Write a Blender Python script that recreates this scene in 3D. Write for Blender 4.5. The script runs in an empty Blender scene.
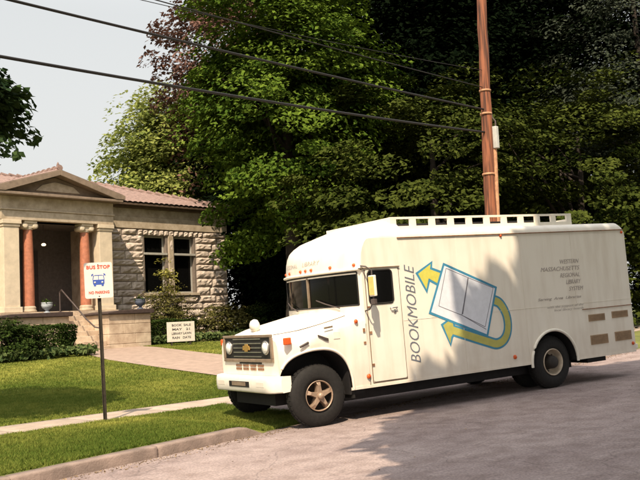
import bpy, bmesh, math, random
import numpy as np
from mathutils import Vector, Matrix
random.seed(7)
PI = math.pi
SC = bpy.context.scene
COL = SC.collection
S = 0.0358                       # street climbs along +X
PH = math.radians(16)            # library and kerb direction
CP, SP = math.cos(PH), math.sin(PH)

# ---------------------------------------------------------------- materials
def newmat(name):
    m = bpy.data.materials.new(name); m.use_nodes = True
    nt = m.node_tree; b = nt.nodes['Principled BSDF']
    return m, nt, b

def mat(name, col, rough=.6, metal=0, var=0.12, scale=8, bump=0, bscale=60, col2=None, spec=.4, coat=0, detail=6):
    m, nt, b = newmat(name)
    b.inputs['Roughness'].default_value = rough
    b.inputs['Metallic'].default_value = metal
    b.inputs['Specular IOR Level'].default_value = spec
    b.inputs['Coat Weight'].default_value = coat
    tc = nt.nodes.new('ShaderNodeTexCoord')
    n = nt.nodes.new('ShaderNodeTexNoise'); n.inputs['Scale'].default_value = scale; n.inputs['Detail'].default_value = detail
    n.inputs['Roughness'].default_value = .65
    nt.links.new(tc.outputs['Object'], n.inputs['Vector'])
    r = nt.nodes.new('ShaderNodeValToRGB')
    c2 = col2 or tuple(c*(1-var*2) for c in col)
    r.color_ramp.elements[0].color = (*c2, 1); r.color_ramp.elements[1].color = (*[min(1, c*(1+var*.5)) for c in col], 1)
    r.color_ramp.elements[0].position = .32; r.color_ramp.elements[1].position = .66
    nt.links.new(n.outputs['Fac'], r.inputs['Fac'])
    nt.links.new(r.outputs['Color'], b.inputs['Base Color'])
    if bump:
        n2 = nt.nodes.new('ShaderNodeTexNoise'); n2.inputs['Scale'].default_value = bscale; n2.inputs['Detail'].default_value = 8
        nt.links.new(tc.outputs['Object'], n2.inputs['Vector'])
        bp = nt.nodes.new('ShaderNodeBump'); bp.inputs['Strength'].default_value = bump; bp.inputs['Distance'].default_value = .02
        nt.links.new(n2.outputs['Fac'], bp.inputs['Height']); nt.links.new(bp.outputs['Normal'], b.inputs['Normal'])
    return m

def leafmat(name, c1, c2, trans=.25):
    m, nt, b = newmat(name)
    at = nt.nodes.new('ShaderNodeAttribute'); at.attribute_name = 'var'
    r = nt.nodes.new('ShaderNodeValToRGB')
    r.color_ramp.elements[0].color = (*c1, 1); r.color_ramp.elements[1].color = (*c2, 1)
    nt.links.new(at.outputs['Fac'], r.inputs['Fac'])
    nt.links.new(r.outputs['Color'], b.inputs['Base Color'])
    b.inputs['Roughness'].default_value = .8; b.inputs['Specular IOR Level'].default_value = .0 if trans < .12 else .08
    t = nt.nodes.new('ShaderNodeBsdfTranslucent'); nt.links.new(r.outputs['Color'], t.inputs['Color'])
    mx = nt.nodes.new('ShaderNodeMixShader'); mx.inputs['Fac'].default_value = trans
    nt.links.new(b.outputs['BSDF'], mx.inputs[1]); nt.links.new(t.outputs['BSDF'], mx.inputs[2])
    nt.links.new(mx.outputs['Shader'], nt.nodes['Material Output'].inputs['Surface'])
    return m

def truckpaint():
    m, nt, b = newmat('cream paint')
    b.inputs['Roughness'].default_value = .42; b.inputs['Specular IOR Level'].default_value = .4
    b.inputs['Coat Weight'].default_value = .15; b.inputs['Coat Roughness'].default_value = .25
    tc = nt.nodes.new('ShaderNodeTexCoord')
    mp = nt.nodes.new('ShaderNodeMapping'); mp.inputs['Scale'].default_value = (2.2, 2.2, .35)
    nt.links.new(tc.outputs['Object'], mp.inputs['Vector'])
    n = nt.nodes.new('ShaderNodeTexNoise'); n.inputs['Scale'].default_value = 2.5; n.inputs['Detail'].default_value = 9
    nt.links.new(mp.outputs['Vector'], n.inputs['Vector'])
    r = nt.nodes.new('ShaderNodeValToRGB')
    r.color_ramp.elements[0].color = (.70, .62, .52, 1); r.color_ramp.elements[1].color = (.80, .735, .64, 1)
    r.color_ramp.elements[0].position = .25; r.color_ramp.elements[1].position = .55
    nt.links.new(n.outputs['Fac'], r.inputs['Fac']); 
    # road grime splashed on the lowest panels
    sx = nt.nodes.new('ShaderNodeSeparateXYZ'); nt.links.new(tc.outputs['Object'], sx.inputs['Vector'])
    n3 = nt.nodes.new('ShaderNodeTexNoise'); n3.inputs['Scale'].default_value = 7; n3.inputs['Detail'].default_value = 8
    nt.links.new(tc.outputs['Object'], n3.inputs['Vector'])
    mr = nt.nodes.new('ShaderNodeMapRange'); mr.inputs['From Min'].default_value = 1.15; mr.inputs['From Max'].default_value = .5
    nt.links.new(sx.outputs['Z'], mr.inputs['Value'])
    mu = nt.nodes.new('ShaderNodeMath'); mu.operation = 'MULTIPLY'
    nt.links.new(mr.outputs['Result'], mu.inputs[0]); nt.links.new(n3.outputs['Fac'], mu.inputs[1])
    mu2 = nt.nodes.new('ShaderNodeMath'); mu2.operation = 'MULTIPLY'; mu2.inputs[1].default_value = .45
    nt.links.new(mu.outputs[0], mu2.inputs[0])
    mx = nt.nodes.new('ShaderNodeMixRGB'); mx.inputs['Color2'].default_value = (.46, .34, .24, 1)
    nt.links.new(mu2.outputs[0], mx.inputs['Fac']); nt.links.new(r.outputs['Color'], mx.inputs['Color1'])
    nt.links.new(mx.outputs['Color'], b.inputs['Base Color'])
    n2 = nt.nodes.new('ShaderNodeTexNoise'); n2.inputs['Scale'].default_value = 1.6; n2.inputs['Detail'].default_value = 2
    nt.links.new(tc.outputs['Object'], n2.inputs['Vector'])
    bp = nt.nodes.new('ShaderNodeBump'); bp.inputs['Strength'].default_value = .22; bp.inputs['Distance'].default_value = .05
    nt.links.new(n2.outputs['Fac'], bp.inputs['Height']); nt.links.new(bp.outputs['Normal'], b.inputs['Normal'])
    return m

def asphalt():
    m, nt, b = newmat('worn asphalt')
    b.inputs['Roughness'].default_value = .85; b.inputs['Specular IOR Level'].default_value = .25
    tc = nt.nodes.new('ShaderNodeTexCoord')
    def noise(s, d, sc=None, dist=0):
        n = nt.nodes.new('ShaderNodeTexNoise'); n.inputs['Scale'].default_value = s; n.inputs['Detail'].default_value = d; n.inputs['Distortion'].default_value = dist
        if sc:
            mp = nt.nodes.new('ShaderNodeMapping'); mp.inputs['Scale'].default_value = sc; mp.inputs['Rotation'].default_value = (0, 0, -PH)
            nt.links.new(tc.outputs['Object'], mp.inputs['Vector']); nt.links.new(mp.outputs['Vector'], n.inputs['Vector'])
        else: nt.links.new(tc.outputs['Object'], n.inputs['Vector'])
        return n
    def ramp(n, a, b_, p0, p1):
        r = nt.nodes.new('ShaderNodeValToRGB'); r.color_ramp.elements[0].color = (*a, 1); r.color_ramp.elements[1].color = (*b_, 1)
        r.color_ramp.elements[0].position = p0; r.color_ramp.elements[1].position = p1
        nt.links.new(n.outputs['Fac'], r.inputs['Fac']); return r
    r1 = ramp(noise(1.0, 7, (.3, 1.0, 1), 1.2), (.26, .202, .192), (.335, .268, .252), .34, .64)     # streaks of oil and wear along the street
    r2 = ramp(noise(38, 6), (.50, .50, .50), (1.3, 1.28, 1.26), .34, .68)
    mx = nt.nodes.new('ShaderNodeMixRGB'); mx.blend_type = 'MULTIPLY'; mx.inputs['Fac'].default_value = .6
    nt.links.new(r1.outputs['Color'], mx.inputs['Color1']); nt.links.new(r2.outputs['Color'], mx.inputs['Color2'])
    r3 = ramp(noise(3.2, 8), (.72, .68, .66), (1.08, 1.08, 1.08), .34, .58)
    mx2 = nt.nodes.new('ShaderNodeMixRGB'); mx2.blend_type = 'MULTIPLY'; mx2.inputs['Fac'].default_value = .7
    nt.links.new(mx.outputs['Color'], mx2.inputs['Color1']); nt.links.new(r3.outputs['Color'], mx2.inputs['Color2'])
    # meandering cracks
    vn = noise(1.7, 5); ad = nt.nodes.new('ShaderNodeMixRGB'); ad.blend_type = 'ADD'; ad.inputs['Fac'].default_value = .55
    nt.links.new(tc.outputs['Object'], ad.inputs['Color1']); nt.links.new(vn.outputs['Color'], ad.inputs['Color2'])
    vo = nt.nodes.new('ShaderNodeTexVoronoi'); vo.feature = 'DISTANCE_TO_EDGE'; vo.inputs['Scale'].default_value = .42
    nt.links.new(ad.outputs['Color'], vo.inputs['Vector'])
    cr = nt.nodes.new('ShaderNodeMapRange'); cr.inputs['From Min'].default_value = .0; cr.inputs['From Max'].default_value = .007; cr.inputs['To Min'].default_value = .45; cr.inputs['To Max'].default_value = 1
    nt.links.new(vo.outputs['Distance'], cr.inputs['Value'])
    mx3 = nt.nodes.new('ShaderNodeMixRGB'); mx3.blend_type = 'MULTIPLY'; mx3.inputs['Fac'].default_value = .55
    nt.links.new(mx2.outputs['Color'], mx3.inputs['Color1']); nt.links.new(cr.outputs['Result'], mx3.inputs['Color2'])
    nt.links.new(mx3.outputs['Color'], b.inputs['Base Color'])
    nb = noise(140, 5)
    bp = nt.nodes.new('ShaderNodeBump'); bp.inputs['Strength'].default_value = .5; bp.inputs['Distance'].default_value = .012
    nt.links.new(nb.outputs['Fac'], bp.inputs['Height']); nt.links.new(bp.outputs['Normal'], b.inputs['Normal'])
    return m

M = {
 'paint': truckpaint(),
 'white': mat('white paint', (.80, .74, .64), .4, var=.04),
 'dark': mat('dark underside', (.012, .010, .010), .8, var=.2),
 'rubber': mat('black rubber', (.013, .011, .010), .8, var=.25, scale=20, bump=.2, bscale=80),
 'glass': mat('dark glass', (.004, .004, .004), .08, var=0, spec=.14),
 'chrome': mat('dull chrome', (.55, .52, .48), .3, metal=.9, var=.1),
 'grille': mat('grille black', (.012, .010, .010), .5, var=.2),
 'surround': mat('grille surround', (.30, .22, .155), .45, metal=.3, var=.15),
 'gold': mat('gold badge', (.50, .30, .08), .35, metal=.5, var=.1),
 'amber': mat('amber lens', (.62, .10, .02), .25, var=.1),
 'lens': mat('headlight lens', (.78, .76, .70), .12, var=.05, spec=.8),
 'rust': mat('rusty seam', (.30, .15, .08), .8, var=.3, scale=15),
 'seam': mat('panel seam', (.16, .11, .075), .8, var=.2),
 'tan': mat('tan vent', (.42, .29, .18), .7, var=.12),
 'rim': mat('bronze wheel rim', (.40, .28, .20), .4, metal=.35, var=.15),
 'rimpale': mat('pale wheel rim', (.56, .46, .35), .5, metal=.1, var=.15),
 'rimdark': mat('wheel recess', (.03, .024, .02), .7, var=.2),
 'letter': mat('slate lettering', (.15, .165, .20), .6, var=.1),
 'letterfaded': mat('faded lettering', (.43, .375, .345), .7, var=.12, scale=20),
 'letterghost': mat('ghost lettering', (.56, .51, .46), .7, var=.06),
 'blue': mat('emblem blue', (.05, .25, .40), .5, var=.08),
 'yellow': mat('emblem yellow', (.62, .56, .10), .5, var=.08),
 'olive': mat('emblem olive yellow', (.46, .43, .11), .5, var=.08),
 'page': mat('emblem page', (.74, .75, .82), .55, var=.05),
 'line': mat('emblem line', (.16, .15, .18), .6, var=.05),
 'mirroryellow': mat('amber mirror back', (.80, .55, .17), .4, var=.1, scale=12),
 'asphalt': asphalt(),
 'concrete': mat('pinkish concrete', (.40, .315, .25), .85, var=.14, scale=3, bump=.3, bscale=90),
 'kerb': mat('kerb stone', (.25, .185, .155), .85, var=.22, scale=2.5, bump=.4, bscale=40),
 'walk': mat('brick dust path', (.33, .24, .19), .9, var=.14, scale=4, bump=.3, bscale=70),
 'stone': mat('rock faced stone', (.55, .465, .40), .9, var=.20, scale=3.5, bump=.7, bscale=22, col2=(.37, .295, .24)),
 'mortar': mat('mortar', (.20, .16, .13), .95, var=.15),
 'smooth': mat('buff dressed stone', (.48, .395, .30), .8, var=.10, scale=3, bump=.15, bscale=60, col2=(.30, .235, .16)),
 'pale': mat('pale pilaster stone', (.62, .515, .385), .8, var=.10, scale=3, bump=.12, bscale=60),
 'block': mat('warm stair block stone', (.54, .43, .32), .85, var=.15, scale=2.2, bump=.3, bscale=30, col2=(.33, .235, .165)),
 'redstone': mat('polished red stone', (.44, .165, .095), .45, var=.15, scale=9),
 'coping': mat('dark coping', (.055, .035, .03), .8, var=.2),
 'cornice': mat('weathered cornice', (.23, .17, .125), .8, var=.15, scale=4),
 'eavewood': mat('dark eave boards', (.13, .085, .06), .8, var=.2, scale=5),
 'tile': mat('clay roof tile', (.25, .165, .14), .85, var=.22, scale=6, bump=.2, bscale=40),
 'doorwood': mat('dark doors', (.03, .022, .02), .5, var=.2),
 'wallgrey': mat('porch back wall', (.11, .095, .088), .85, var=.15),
 'sash': mat('window frame', (.40, .38, .34), .6, var=.08),
 'iron': mat('iron pipe', (.075, .055, .05), .6, var=.2),
 'urn': mat('blue grey urn', (.085, .10, .14), .7, var=.2, scale=10),
 'urnpale': mat('pale urn', (.42, .45, .48), .7, var=.2, scale=10),
 'post': mat('dark steel post', (.05, .038, .026), .6, metal=.3, var=.25, scale=12),
 'sign': mat('sign white', (.66, .62, .57), .5, var=.04),
 'red': mat('sign red', (.62, .085, .045), .55, var=.08),
 'signblue': mat('sign blue', (.04, .09, .38), .55, var=.08),
 'board': mat('sign board', (.60, .54, .46), .7, var=.08),
 'ink': mat('sign ink', (.06, .05, .05), .7, var=.05),
 'pole': None,
 'wire': mat('black cable', (.012, .010, .010), .6, var=0),
 'meter': mat('grey meter box', (.50, .50, .47), .5, var=.08),
 'bark': mat('bark', (.036, .026, .020), .95, var=.25, scale=6, bump=.6, bscale=18),
 'lawn': mat('lawn soil', (.15, .15, .035), .95, var=.22, scale=1.2, bump=.4, bscale=40, col2=(.055, .075, .018)),
 'soil': mat('far ground', (.06, .07, .025), .95, var=.2, scale=.5),
}
def polemat():
    m, nt, b = newmat('creosoted pole')
    b.inputs['Roughness'].default_value = .8
    tc = nt.nodes.new('ShaderNodeTexCoord'); mp = nt.nodes.new('ShaderNodeMapping'); mp.inputs['Scale'].default_value = (14, 14, .5)
    nt.links.new(tc.outputs['Object'], mp.inputs['Vector'])
    n = nt.nodes.new('ShaderNodeTexNoise'); n.inputs['Scale'].default_value = 1.4; n.inputs['Detail'].default_value = 8
    nt.links.new(mp.outputs['Vector'], n.inputs['Vector'])
    r = nt.nodes.new('ShaderNodeValToRGB'); r.color_ramp.elements[0].color = (.035, .012, .007, 1); r.color_ramp.elements[1].color = (.27, .09, .04, 1)
    r.color_ramp.elements[0].position = .33; r.color_ramp.elements[1].position = .62
    nt.links.new(n.outputs['Fac'], r.inputs['Fac']); nt.links.new(r.outputs['Color'], b.inputs['Base Color'])
    bp = nt.nodes.new('ShaderNodeBump'); bp.inputs['Strength'].default_value = .5; bp.inputs['Distance'].default_value = .02
    nt.links.new(n.outputs['Fac'], bp.inputs['Height']); nt.links.new(bp.outputs['Normal'], b.inputs['Normal'])
    return m
M['pole'] = polemat()
M['conduit'] = mat('weathered conduit', (.52, .27, .15), .7, var=.2, scale=10)
L = {
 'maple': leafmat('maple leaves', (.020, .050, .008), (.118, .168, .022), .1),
 'mapledark': leafmat('shaded maple leaves', (.006, .013, .003), (.070, .084, .017), .08),  # darker copy of the maple leaf, shade put into its colour
 'evergreen': leafmat('shaded evergreen leaves', (.002, .004, .002), (.006, .010, .004), .03),  # near-black colour stands in for deep shade between the crowns
 'grey': leafmat('grey green leaves', (.008, .013, .008), (.068, .078, .054), .1),
 'pale': leafmat('spring leaves', (.10, .14, .03), (.34, .36, .095), .35),
 'beech': leafmat('copper leaves', (.032, .018, .017), (.23, .125, .095), .2),
 'street': leafmat('street tree leaves', (.02, .045, .01), (.06, .09, .02), .15),
 'leftmost': leafmat('dark lawn tree leaves', (.012, .030, .010), (.045, .075, .022), .15),
 'hedge': leafmat('hedge leaves', (.012, .024, .007), (.048, .070, .016), .1),
 'bush': leafmat('bush leaves', (.040, .045, .012), (.17, .15, .045), .2),
 'bushgold': leafmat('golden shoots', (.16, .16, .035), (.42, .38, .10), .3),
 'hosta': leafmat('border leaves', (.030, .055, .018), (.12, .15, .050), .2),
 'grass': leafmat('grass blades', (.060, .110, .014), (.47, .44, .10), .3),
}

# ---------------------------------------------------------------- mesh builder
class MB:
    def __init__(s): s.v = []; s.f = []; s.sm = []; s.gr = []
    def add(s, vs, fs, smooth=False):
        o = len(s.v); s.gr.append((o, len(s.f))); s.v += [tuple(v) for v in vs]
        s.f += [tuple(i+o for i in f) for f in fs]; s.sm += [smooth]*len(fs); return s
    def box(s, x0, x1, y0, y1, z0, z1):
        return s.add([(x0,y0,z0),(x1,y0,z0),(x1,y1,z0),(x0,y1,z0),(x0,y0,z1),(x1,y0,z1),(x1,y1,z1),(x0,y1,z1)],
                     [(0,3,2,1),(4,5,6,7),(0,1,5,4),(1,2,6,5),(2,3,7,6),(3,0,4,7)])
    def prism(s, poly, axis, d0, d1):
        # poly in the other two axes (in x,y,z order), extruded along axis
        def mk(p, d):
            if axis == 'x': return (d, p[0], p[1])
            if axis == 'y': return (p[0], d, p[1])
            return (p[0], p[1], d)
        n = len(poly); vs = [mk(p, d0) for p in poly]+[mk(p, d1) for p in poly]
        fs = [tuple(range(n)), tuple(range(2*n-1, n-1, -1))]+[(i, (i+1) % n+n*0, (i+1) % n+n, i+n) for i in range(n)]
        return s.add(vs, fs)
    def tube(s, pts, r, n=8, smooth=True, cap=True):
        pts = [Vector(p) for p in pts]; rr = r if isinstance(r, (list, tuple)) else [r]*len(pts)
        vs = []; fs = []
        for i, p in enumerate(pts):
            t = (pts[min(i+1, len(pts)-1)]-pts[max(i-1, 0)]).normalized()
            ref = Vector((0,0,1)) if abs(t.z) < .9 else Vector((1,0,0))
            a = t.cross(ref).normalized(); b = t.cross(a)
            for k in range(n):
                q = p+(a*math.cos(2*PI*k/n)+b*math.sin(2*PI*k/n))*rr[i]; vs.append(q)
        for i in range(len(pts)-1):
            for k in range(n): fs.append((i*n+k, i*n+(k+1) % n, (i+1)*n+(k+1) % n, (i+1)*n+k))
        s.add(vs, fs, smooth)
        if cap: s.add([vs[k] for k in range(n)], [tuple(range(n))]); s.add(vs[-n:], [tuple(range(n-1, -1, -1))])
        return s
    def lathe(s, prof, c, axis='z', n=24, smooth=True):
        # prof: (radius, height) list along axis from point c
        vs = []; fs = []
        for r, h in prof:
            for k in range(n):
                ca, sa = r*math.cos(2*PI*k/n), r*math.sin(2*PI*k/n)
                vs.append({'z': (c[0]+ca, c[1]+sa, c[2]+h), 'y': (c[0]+ca, c[1]+h, c[2]+sa), 'x': (c[0]+h, c[1]+ca, c[2]+sa)}[axis])
        for i in range(len(prof)-1):
            for k in range(n): fs.append((i*n+k, i*n+(k+1) % n, (i+1)*n+(k+1) % n, (i+1)*n+k))
        return s.add(vs, fs, smooth)
    def grid(s, P, smooth=True):
        nu, nv = len(P), len(P[0]); vs = [p for row in P for p in row]
        return s.add(vs, [(i*nv+j, (i+1)*nv+j, (i+1)*nv+j+1, i*nv+j+1) for i in range(nu-1) for j in range(nv-1)], smooth)
    def each(s, name, m, parent=None, bevel=0):
        out = []
        for i, (v0, f0) in enumerate(s.gr):
            v1, f1 = s.gr[i+1] if i+1 < len(s.gr) else (len(s.v), len(s.f))
            q = MB(); q.add(s.v[v0:v1], [tuple(k-v0 for k in f) for f in s.f[f0:f1]]); q.sm = s.sm[f0:f1]
            out.append(q.build(name, m, parent, bevel))
        return out
    def build(s, name, m, parent=None, bevel=0, label=None, recalc=True, auto=False):
        me = bpy.data.meshes.new(name); me.from_pydata(s.v, [], s.f); me.update()
        if recalc:
            bm = bmesh.new(); bm.from_mesh(me); bmesh.ops.recalc_face_normals(bm, faces=bm.faces); bm.to_mesh(me); bm.free()
        me.polygons.foreach_set('use_smooth', s.sm)
        me.materials.append(m)
        o = bpy.data.objects.new(name, me); COL.objects.link(o)
        if parent: o.parent = parent
        if bevel:
            md = o.modifiers.new('bevel', 'BEVEL'); md.width = bevel; md.segments = 2; md.limit_method = 'ANGLE'; md.angle_limit = .7
        if label: o['label'] = label
        return o

def thing(name, label, cat, loc=(0,0,0), rz=0, group=None):
    o = bpy.data.objects.new(name, None); COL.objects.link(o); o.empty_display_size = .2
    o.location = loc; o.rotation_euler = (0, 0, rz); return tag(o, label, cat, group)
def tag(o, label=None, cat=None, group=None, kind=None):
    if label: o['label'] = label
    if cat: o['category'] = cat
    if group: o['group'] = group
    if kind: o['kind'] = kind
    return o

def text_mesh(txt, size, shear=0, align='LEFT', extrude=.0015, spacing=1, width=1, bold=0, lines=1):
    cu = bpy.data.curves.new('text', 'FONT'); cu.body = txt; cu.size = size; cu.shear = shear; cu.align_x = align
    cu.extrude = extrude; cu.space_character = spacing; cu.offset = bold; cu.space_line = lines; cu.resolution_u = 3
    o = bpy.data.objects.new('text', cu); COL.objects.link(o)
    bpy.context.view_layer.update()
    me = bpy.data.meshes.new_from_object(o.evaluated_get(bpy.context.evaluated_depsgraph_get()))
    bpy.data.objects.remove(o); bpy.data.curves.remove(cu)
    return me
def lettering(name, txt, size, m, parent, mw, fitw=None, fith=None, **k):
    me = text_mesh(txt, size, **k)
    co = np.empty(len(me.vertices)*3); me.vertices.foreach_get('co', co); co = co.reshape(-1, 3)
    if fitw:
        w = co[:,0].max()-co[:,0].min(); co[:,0] *= fitw/w
    if fith:
        h = co[:,1].max()-co[:,1].min(); co[:,1] *= fith/h
    me.vertices.foreach_set('co', co.ravel()); me.update()
    me.materials.clear(); me.materials.append(m); me.name = name
    me.transform(mw)
    o = bpy.data.objects.new(name, me); COL.objects.link(o); o.parent = parent
    return o
def basis(origin, ex, ey, ez):
    m = Matrix.Identity(4)
    for i, e in enumerate((ex, ey, ez)):
        for r in range(3): m[r][i] = e[r]
    for r in range(3): m[r][3] = origin[r]
    return m

# ---------------------------------------------------------------- ground shape
def sab(x, y): return x*CP+y*SP, -x*SP+y*CP
def sxy(a, b): return a*CP-b*SP, a*SP+b*CP
def clampx(x): return max(-40, min(40, x))
def zroad(x): return S*clampx(x)
def zwalk(a): return .13+.004*max(-12, min(3, a))+.034*max(0, min(30, a)-3)
def khk(a):      # kerb upstand: full to the left, dropped where the bus stands
    t = max(0, min(1, (a+1.15)/.5)); t = t*t*(3-2*t)
    return .145*(1-t)-.02*t
KB = .5
def zland(a, b):
    if b <= -8.2: x, y = sxy(a, -8.2); return zroad(x)+.12
    if b < KB: x, y = sxy(a, b); return zroad(x)
    x, y = sxy(a, KB+.16); zk = zroad(x)+khk(a)
    if b < 3.5:
        t = max(0, (b-KB-.16)/(3.5-KB-.16)); return zk*(1-t)+zwalk(a)*t
    if b < 4.8: return zwalk(a)
    w = zwalk(a); top = max(.93, w+.3)
    t = min(1, (b-4.8)/13.2)
    return w*(1-t)+(.95+.3*(w-.13))*t
def P(a, b, dz=0): x, y = sxy(a, b); return (x, y, zland(a, b)+dz)

def sheet(name, A, B, dz, m, kind='structure', zf=None):
    g = [[(*sxy(a, b), (zf or zland)(a, b)+dz) for b in B] for a in A]
    o = MB().grid(g).build(name, m); tag(o, kind=kind); return o
def rng(a, b, n): return [a+(b-a)*i/n for i in range(n+1)]
AA = [-400, -200, -100, -50, -30, -20]+rng(-14, 20, 68)+[25, 30, 36, 45, 60, 100, 200, 400]
# the ground sheet runs to the horizon; under the road it dips a little
sheet('ground', AA, [-300, -150, -60, -30, -15, -8.22, -8.1, KB+.02, KB+.08, KB+.16, 1.2, 2, 2.8, 3.5, 4.8]+rng(5.2, 18, 26)+[22, 30, 45, 70, 120, 250, 400], 0, M['lawn'],
      zf=lambda a, b: (zroad(sxy(a, b)[0])-.05 if -8.15 < b < KB+.12 else zland(a, b)))
def zr(a, b): return zroad(sxy(a, b)[0])
sheet('road', AA, [-8.1, -6, -4, -2, 0, KB+.03], 0, M['asphalt'], zf=zr)
# kerbs
def kerb(name, b0, b1, hf, aa):
    g = []; js = [-13.2+2.1*k for k in range(8)]
    aa = sorted(list(aa)+[j+d for j in js for d in (-.014, -.006, .006, .014)])
    for a in aa:
        jt = .016 if any(abs(a-j) < .01 for j in js) else 0
        zb = zroad(sxy(a, b0)[0]); h = hf(a)-jt; wob = .008*math.sin(a*3.1)+.006*math.sin(a*7.7)+jt*(1 if b0 > 0 else -1)+.004*math.sin(a*23)
        prof = [(b0+wob, zb-.06), (b0+.006+wob, zb+max(.0, h-.025)), (b0+.012+wob, zb+h-.008), (b0+.026+wob, zb+h+.003), (b1-.06, zb+h+.005), (b1-.05, zb+h-.06)]
        g.append([(*sxy(a, b), z) for b, z in prof])
    o = MB().grid(g, True).build(name, M['kerb']); tag(o, kind='structure')
kerb('kerb', KB, KB+.26, khk, [-60, -40, -20]+rng(-14, 3, 100)+[6, 10, 20, 40, 60])
kerb('kerb', -8.1, -8.36, lambda a: .12, [-60, -30]+rng(-14, 20, 30)+[40, 60])
SJ = [-13.5+1.5*k for k in range(14)]
sheet('sidewalk', sorted([-60, -30]+rng(-14, 14, 60)+[20, 30, 60]+[j+d for j in SJ for d in (-.016, -.006, .006, .016)]), [3.5, 3.52, 4.1, 4.78, 4.8], .012, M['concrete'], zf=lambda a, b: zland(a, b)-(.011 if any(abs(a-j) < .01 for j in SJ) else 0))
sheet('driveway_apron', rng(.95, 12, 30), [KB+.025, 1, 1.6, 2.4, 3.0, 3.49], .026, M['asphalt'])
# garden path from the steps down to the sidewalk
pl = [(4.25, 4.82), (4.6, 7.6), (5.0, 10.5), (5.6, 14), (6.6, 17.0), (6.9, 18.6)]
prt = [(7.5, 4.82), (7.75, 7.6), (8.2, 10.5), (8.95, 14), (9.7, 17.0), (9.85, 18.6)]
g = []
for i in range(len(pl)-1):
    for t in (0, .25, .5, .75) if i < len(pl)-2 else (0, .25, .5, .75, 1):
        row = []
        for k in range(9):
            q = k/8
            a = (pl[i][0]*(1-t)+pl[i+1][0]*t)*(1-q)+(prt[i][0]*(1-t)+prt[i+1][0]*t)*q
            b = pl[i][1]*(1-t)+pl[i+1][1]*t
            row.append(P(a, b, .03))
        g.append(row)
tag(MB().grid(g).build('path', M['walk']), kind='structure')
def path_edge(b, pts):
    for (a0, b0), (a1, b1) in zip(pts, pts[1:]):
        if b0 <= b <= b1: return a0+(a1-a0)*(b-b0)/(b1-b0)
    return None

# ---------------------------------------------------------------- foliage
rs = np.random.RandomState(11)
def leaf_mesh(name, pos, nrm, size, var, m, parent=None, aspect=.6):
    n = len(pos)
    nrm = nrm/np.maximum(1e-6, np.linalg.norm(nrm, axis=1, keepdims=True))
    r = rs.normal(size=(n, 3)); t = np.cross(nrm, r); t /= np.maximum(1e-6, np.linalg.norm(t, axis=1, keepdims=True))
    b = np.cross(nrm, t); sz = size*(.6+.8*rs.rand(n, 1))
    v = np.empty((n, 4, 3)); fold = nrm*sz*.18
    v[:,0] = pos-t*sz*.5; v[:,1] = pos+b*sz*aspect*.5-fold*.0+t*sz*.05; v[:,2] = pos+t*sz*.5-fold; v[:,3] = pos-b*sz*aspect*.5+t*sz*.05
    me = bpy.data.meshes.new(name)
    me.vertices.add(n*4); me.loops.add(n*4); me.polygons.add(n)
    me.vertices.foreach_set('co', v.ravel().astype(np.float32))
    me.loops.foreach_set('vertex_index', np.arange(n*4, dtype=np.int32))
    me.polygons.foreach_set('loop_start', np.arange(0, n*4, 4, dtype=np.int32))
    me.polygons.foreach_set('loop_total', np.full(n, 4, dtype=np.int32))
    at = me.attributes.new('var', 'FLOAT', 'FACE'); at.data.foreach_set('value', var.astype(np.float32))
    me.update(); me.validate()
    me.materials.append(m)
    o = bpy.data.objects.new(name, me); COL.objects.link(o)
    if parent: o.parent = parent
    return o
def crown_pts(c, rad, nclump, per, cr, flat=.4, inner=.55, lob=.22, seed=0, shape=2.0, clip=None, droop=.35):
    r2 = np.random.RandomState(seed)
    d = r2.normal(size=(nclump, 3)); d /= np.linalg.norm(d, axis=1, keepdims=True)
    ph = r2.rand(8)*6.28
    th = np.arctan2(d[:,1], d[:,0]); z = d[:,2]
    mul = 1+lob*(np.sin(3*th+ph[0]+2.5*z)*.5+np.sin(5*th+ph[1]-4*z)*.35+np.sin(7*z+ph[2]+2*th)*.45)
    rr = (inner+(1-inner)*r2.rand(nclump)**.6)*mul
    ctr = np.array(c)+d*np.array(rad)*rr[:,None]
    if clip is not None: k = clip(ctr); ctr, d = ctr[k], d[k]
    n = len(ctr); csz = cr*(.55+.9*r2.rand(n))
    off = r2.normal(size=(n, per, 3)); off /= np.maximum(1, np.linalg.norm(off, axis=2, keepdims=True)/1.2)
    # sprays: flattened, long in the outward direction, drooping at the tip
    hd = d.copy(); hd[:,2] *= .2; hd /= np.maximum(1e-6, np.linalg.norm(hd, axis=1, keepdims=True))
    off *= csz[:,None,None]*np.array([1, 1, flat])
    along = (off*hd[:,None,:]).sum(2); off += hd[:,None,:]*along[:,:,None]*.35
    out = np.maximum(0, along)
    off[:,:,2] -= droop*out*out/np.maximum(.2, csz[:,None])
    pos = (ctr[:,None,:]+off).reshape(-1, 3)
    nr = np.array([0, 0, 1.0])+d[:,None,:]*.6+r2.normal(size=(n, per, 3))*.38
    cv = r2.rand(n, 1)
    var = np.clip(.45*cv+.55*r2.rand(n, per)+.0, 0, 1).reshape(-1)
    return pos, nr.reshape(-1, 3), var, ctr
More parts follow.
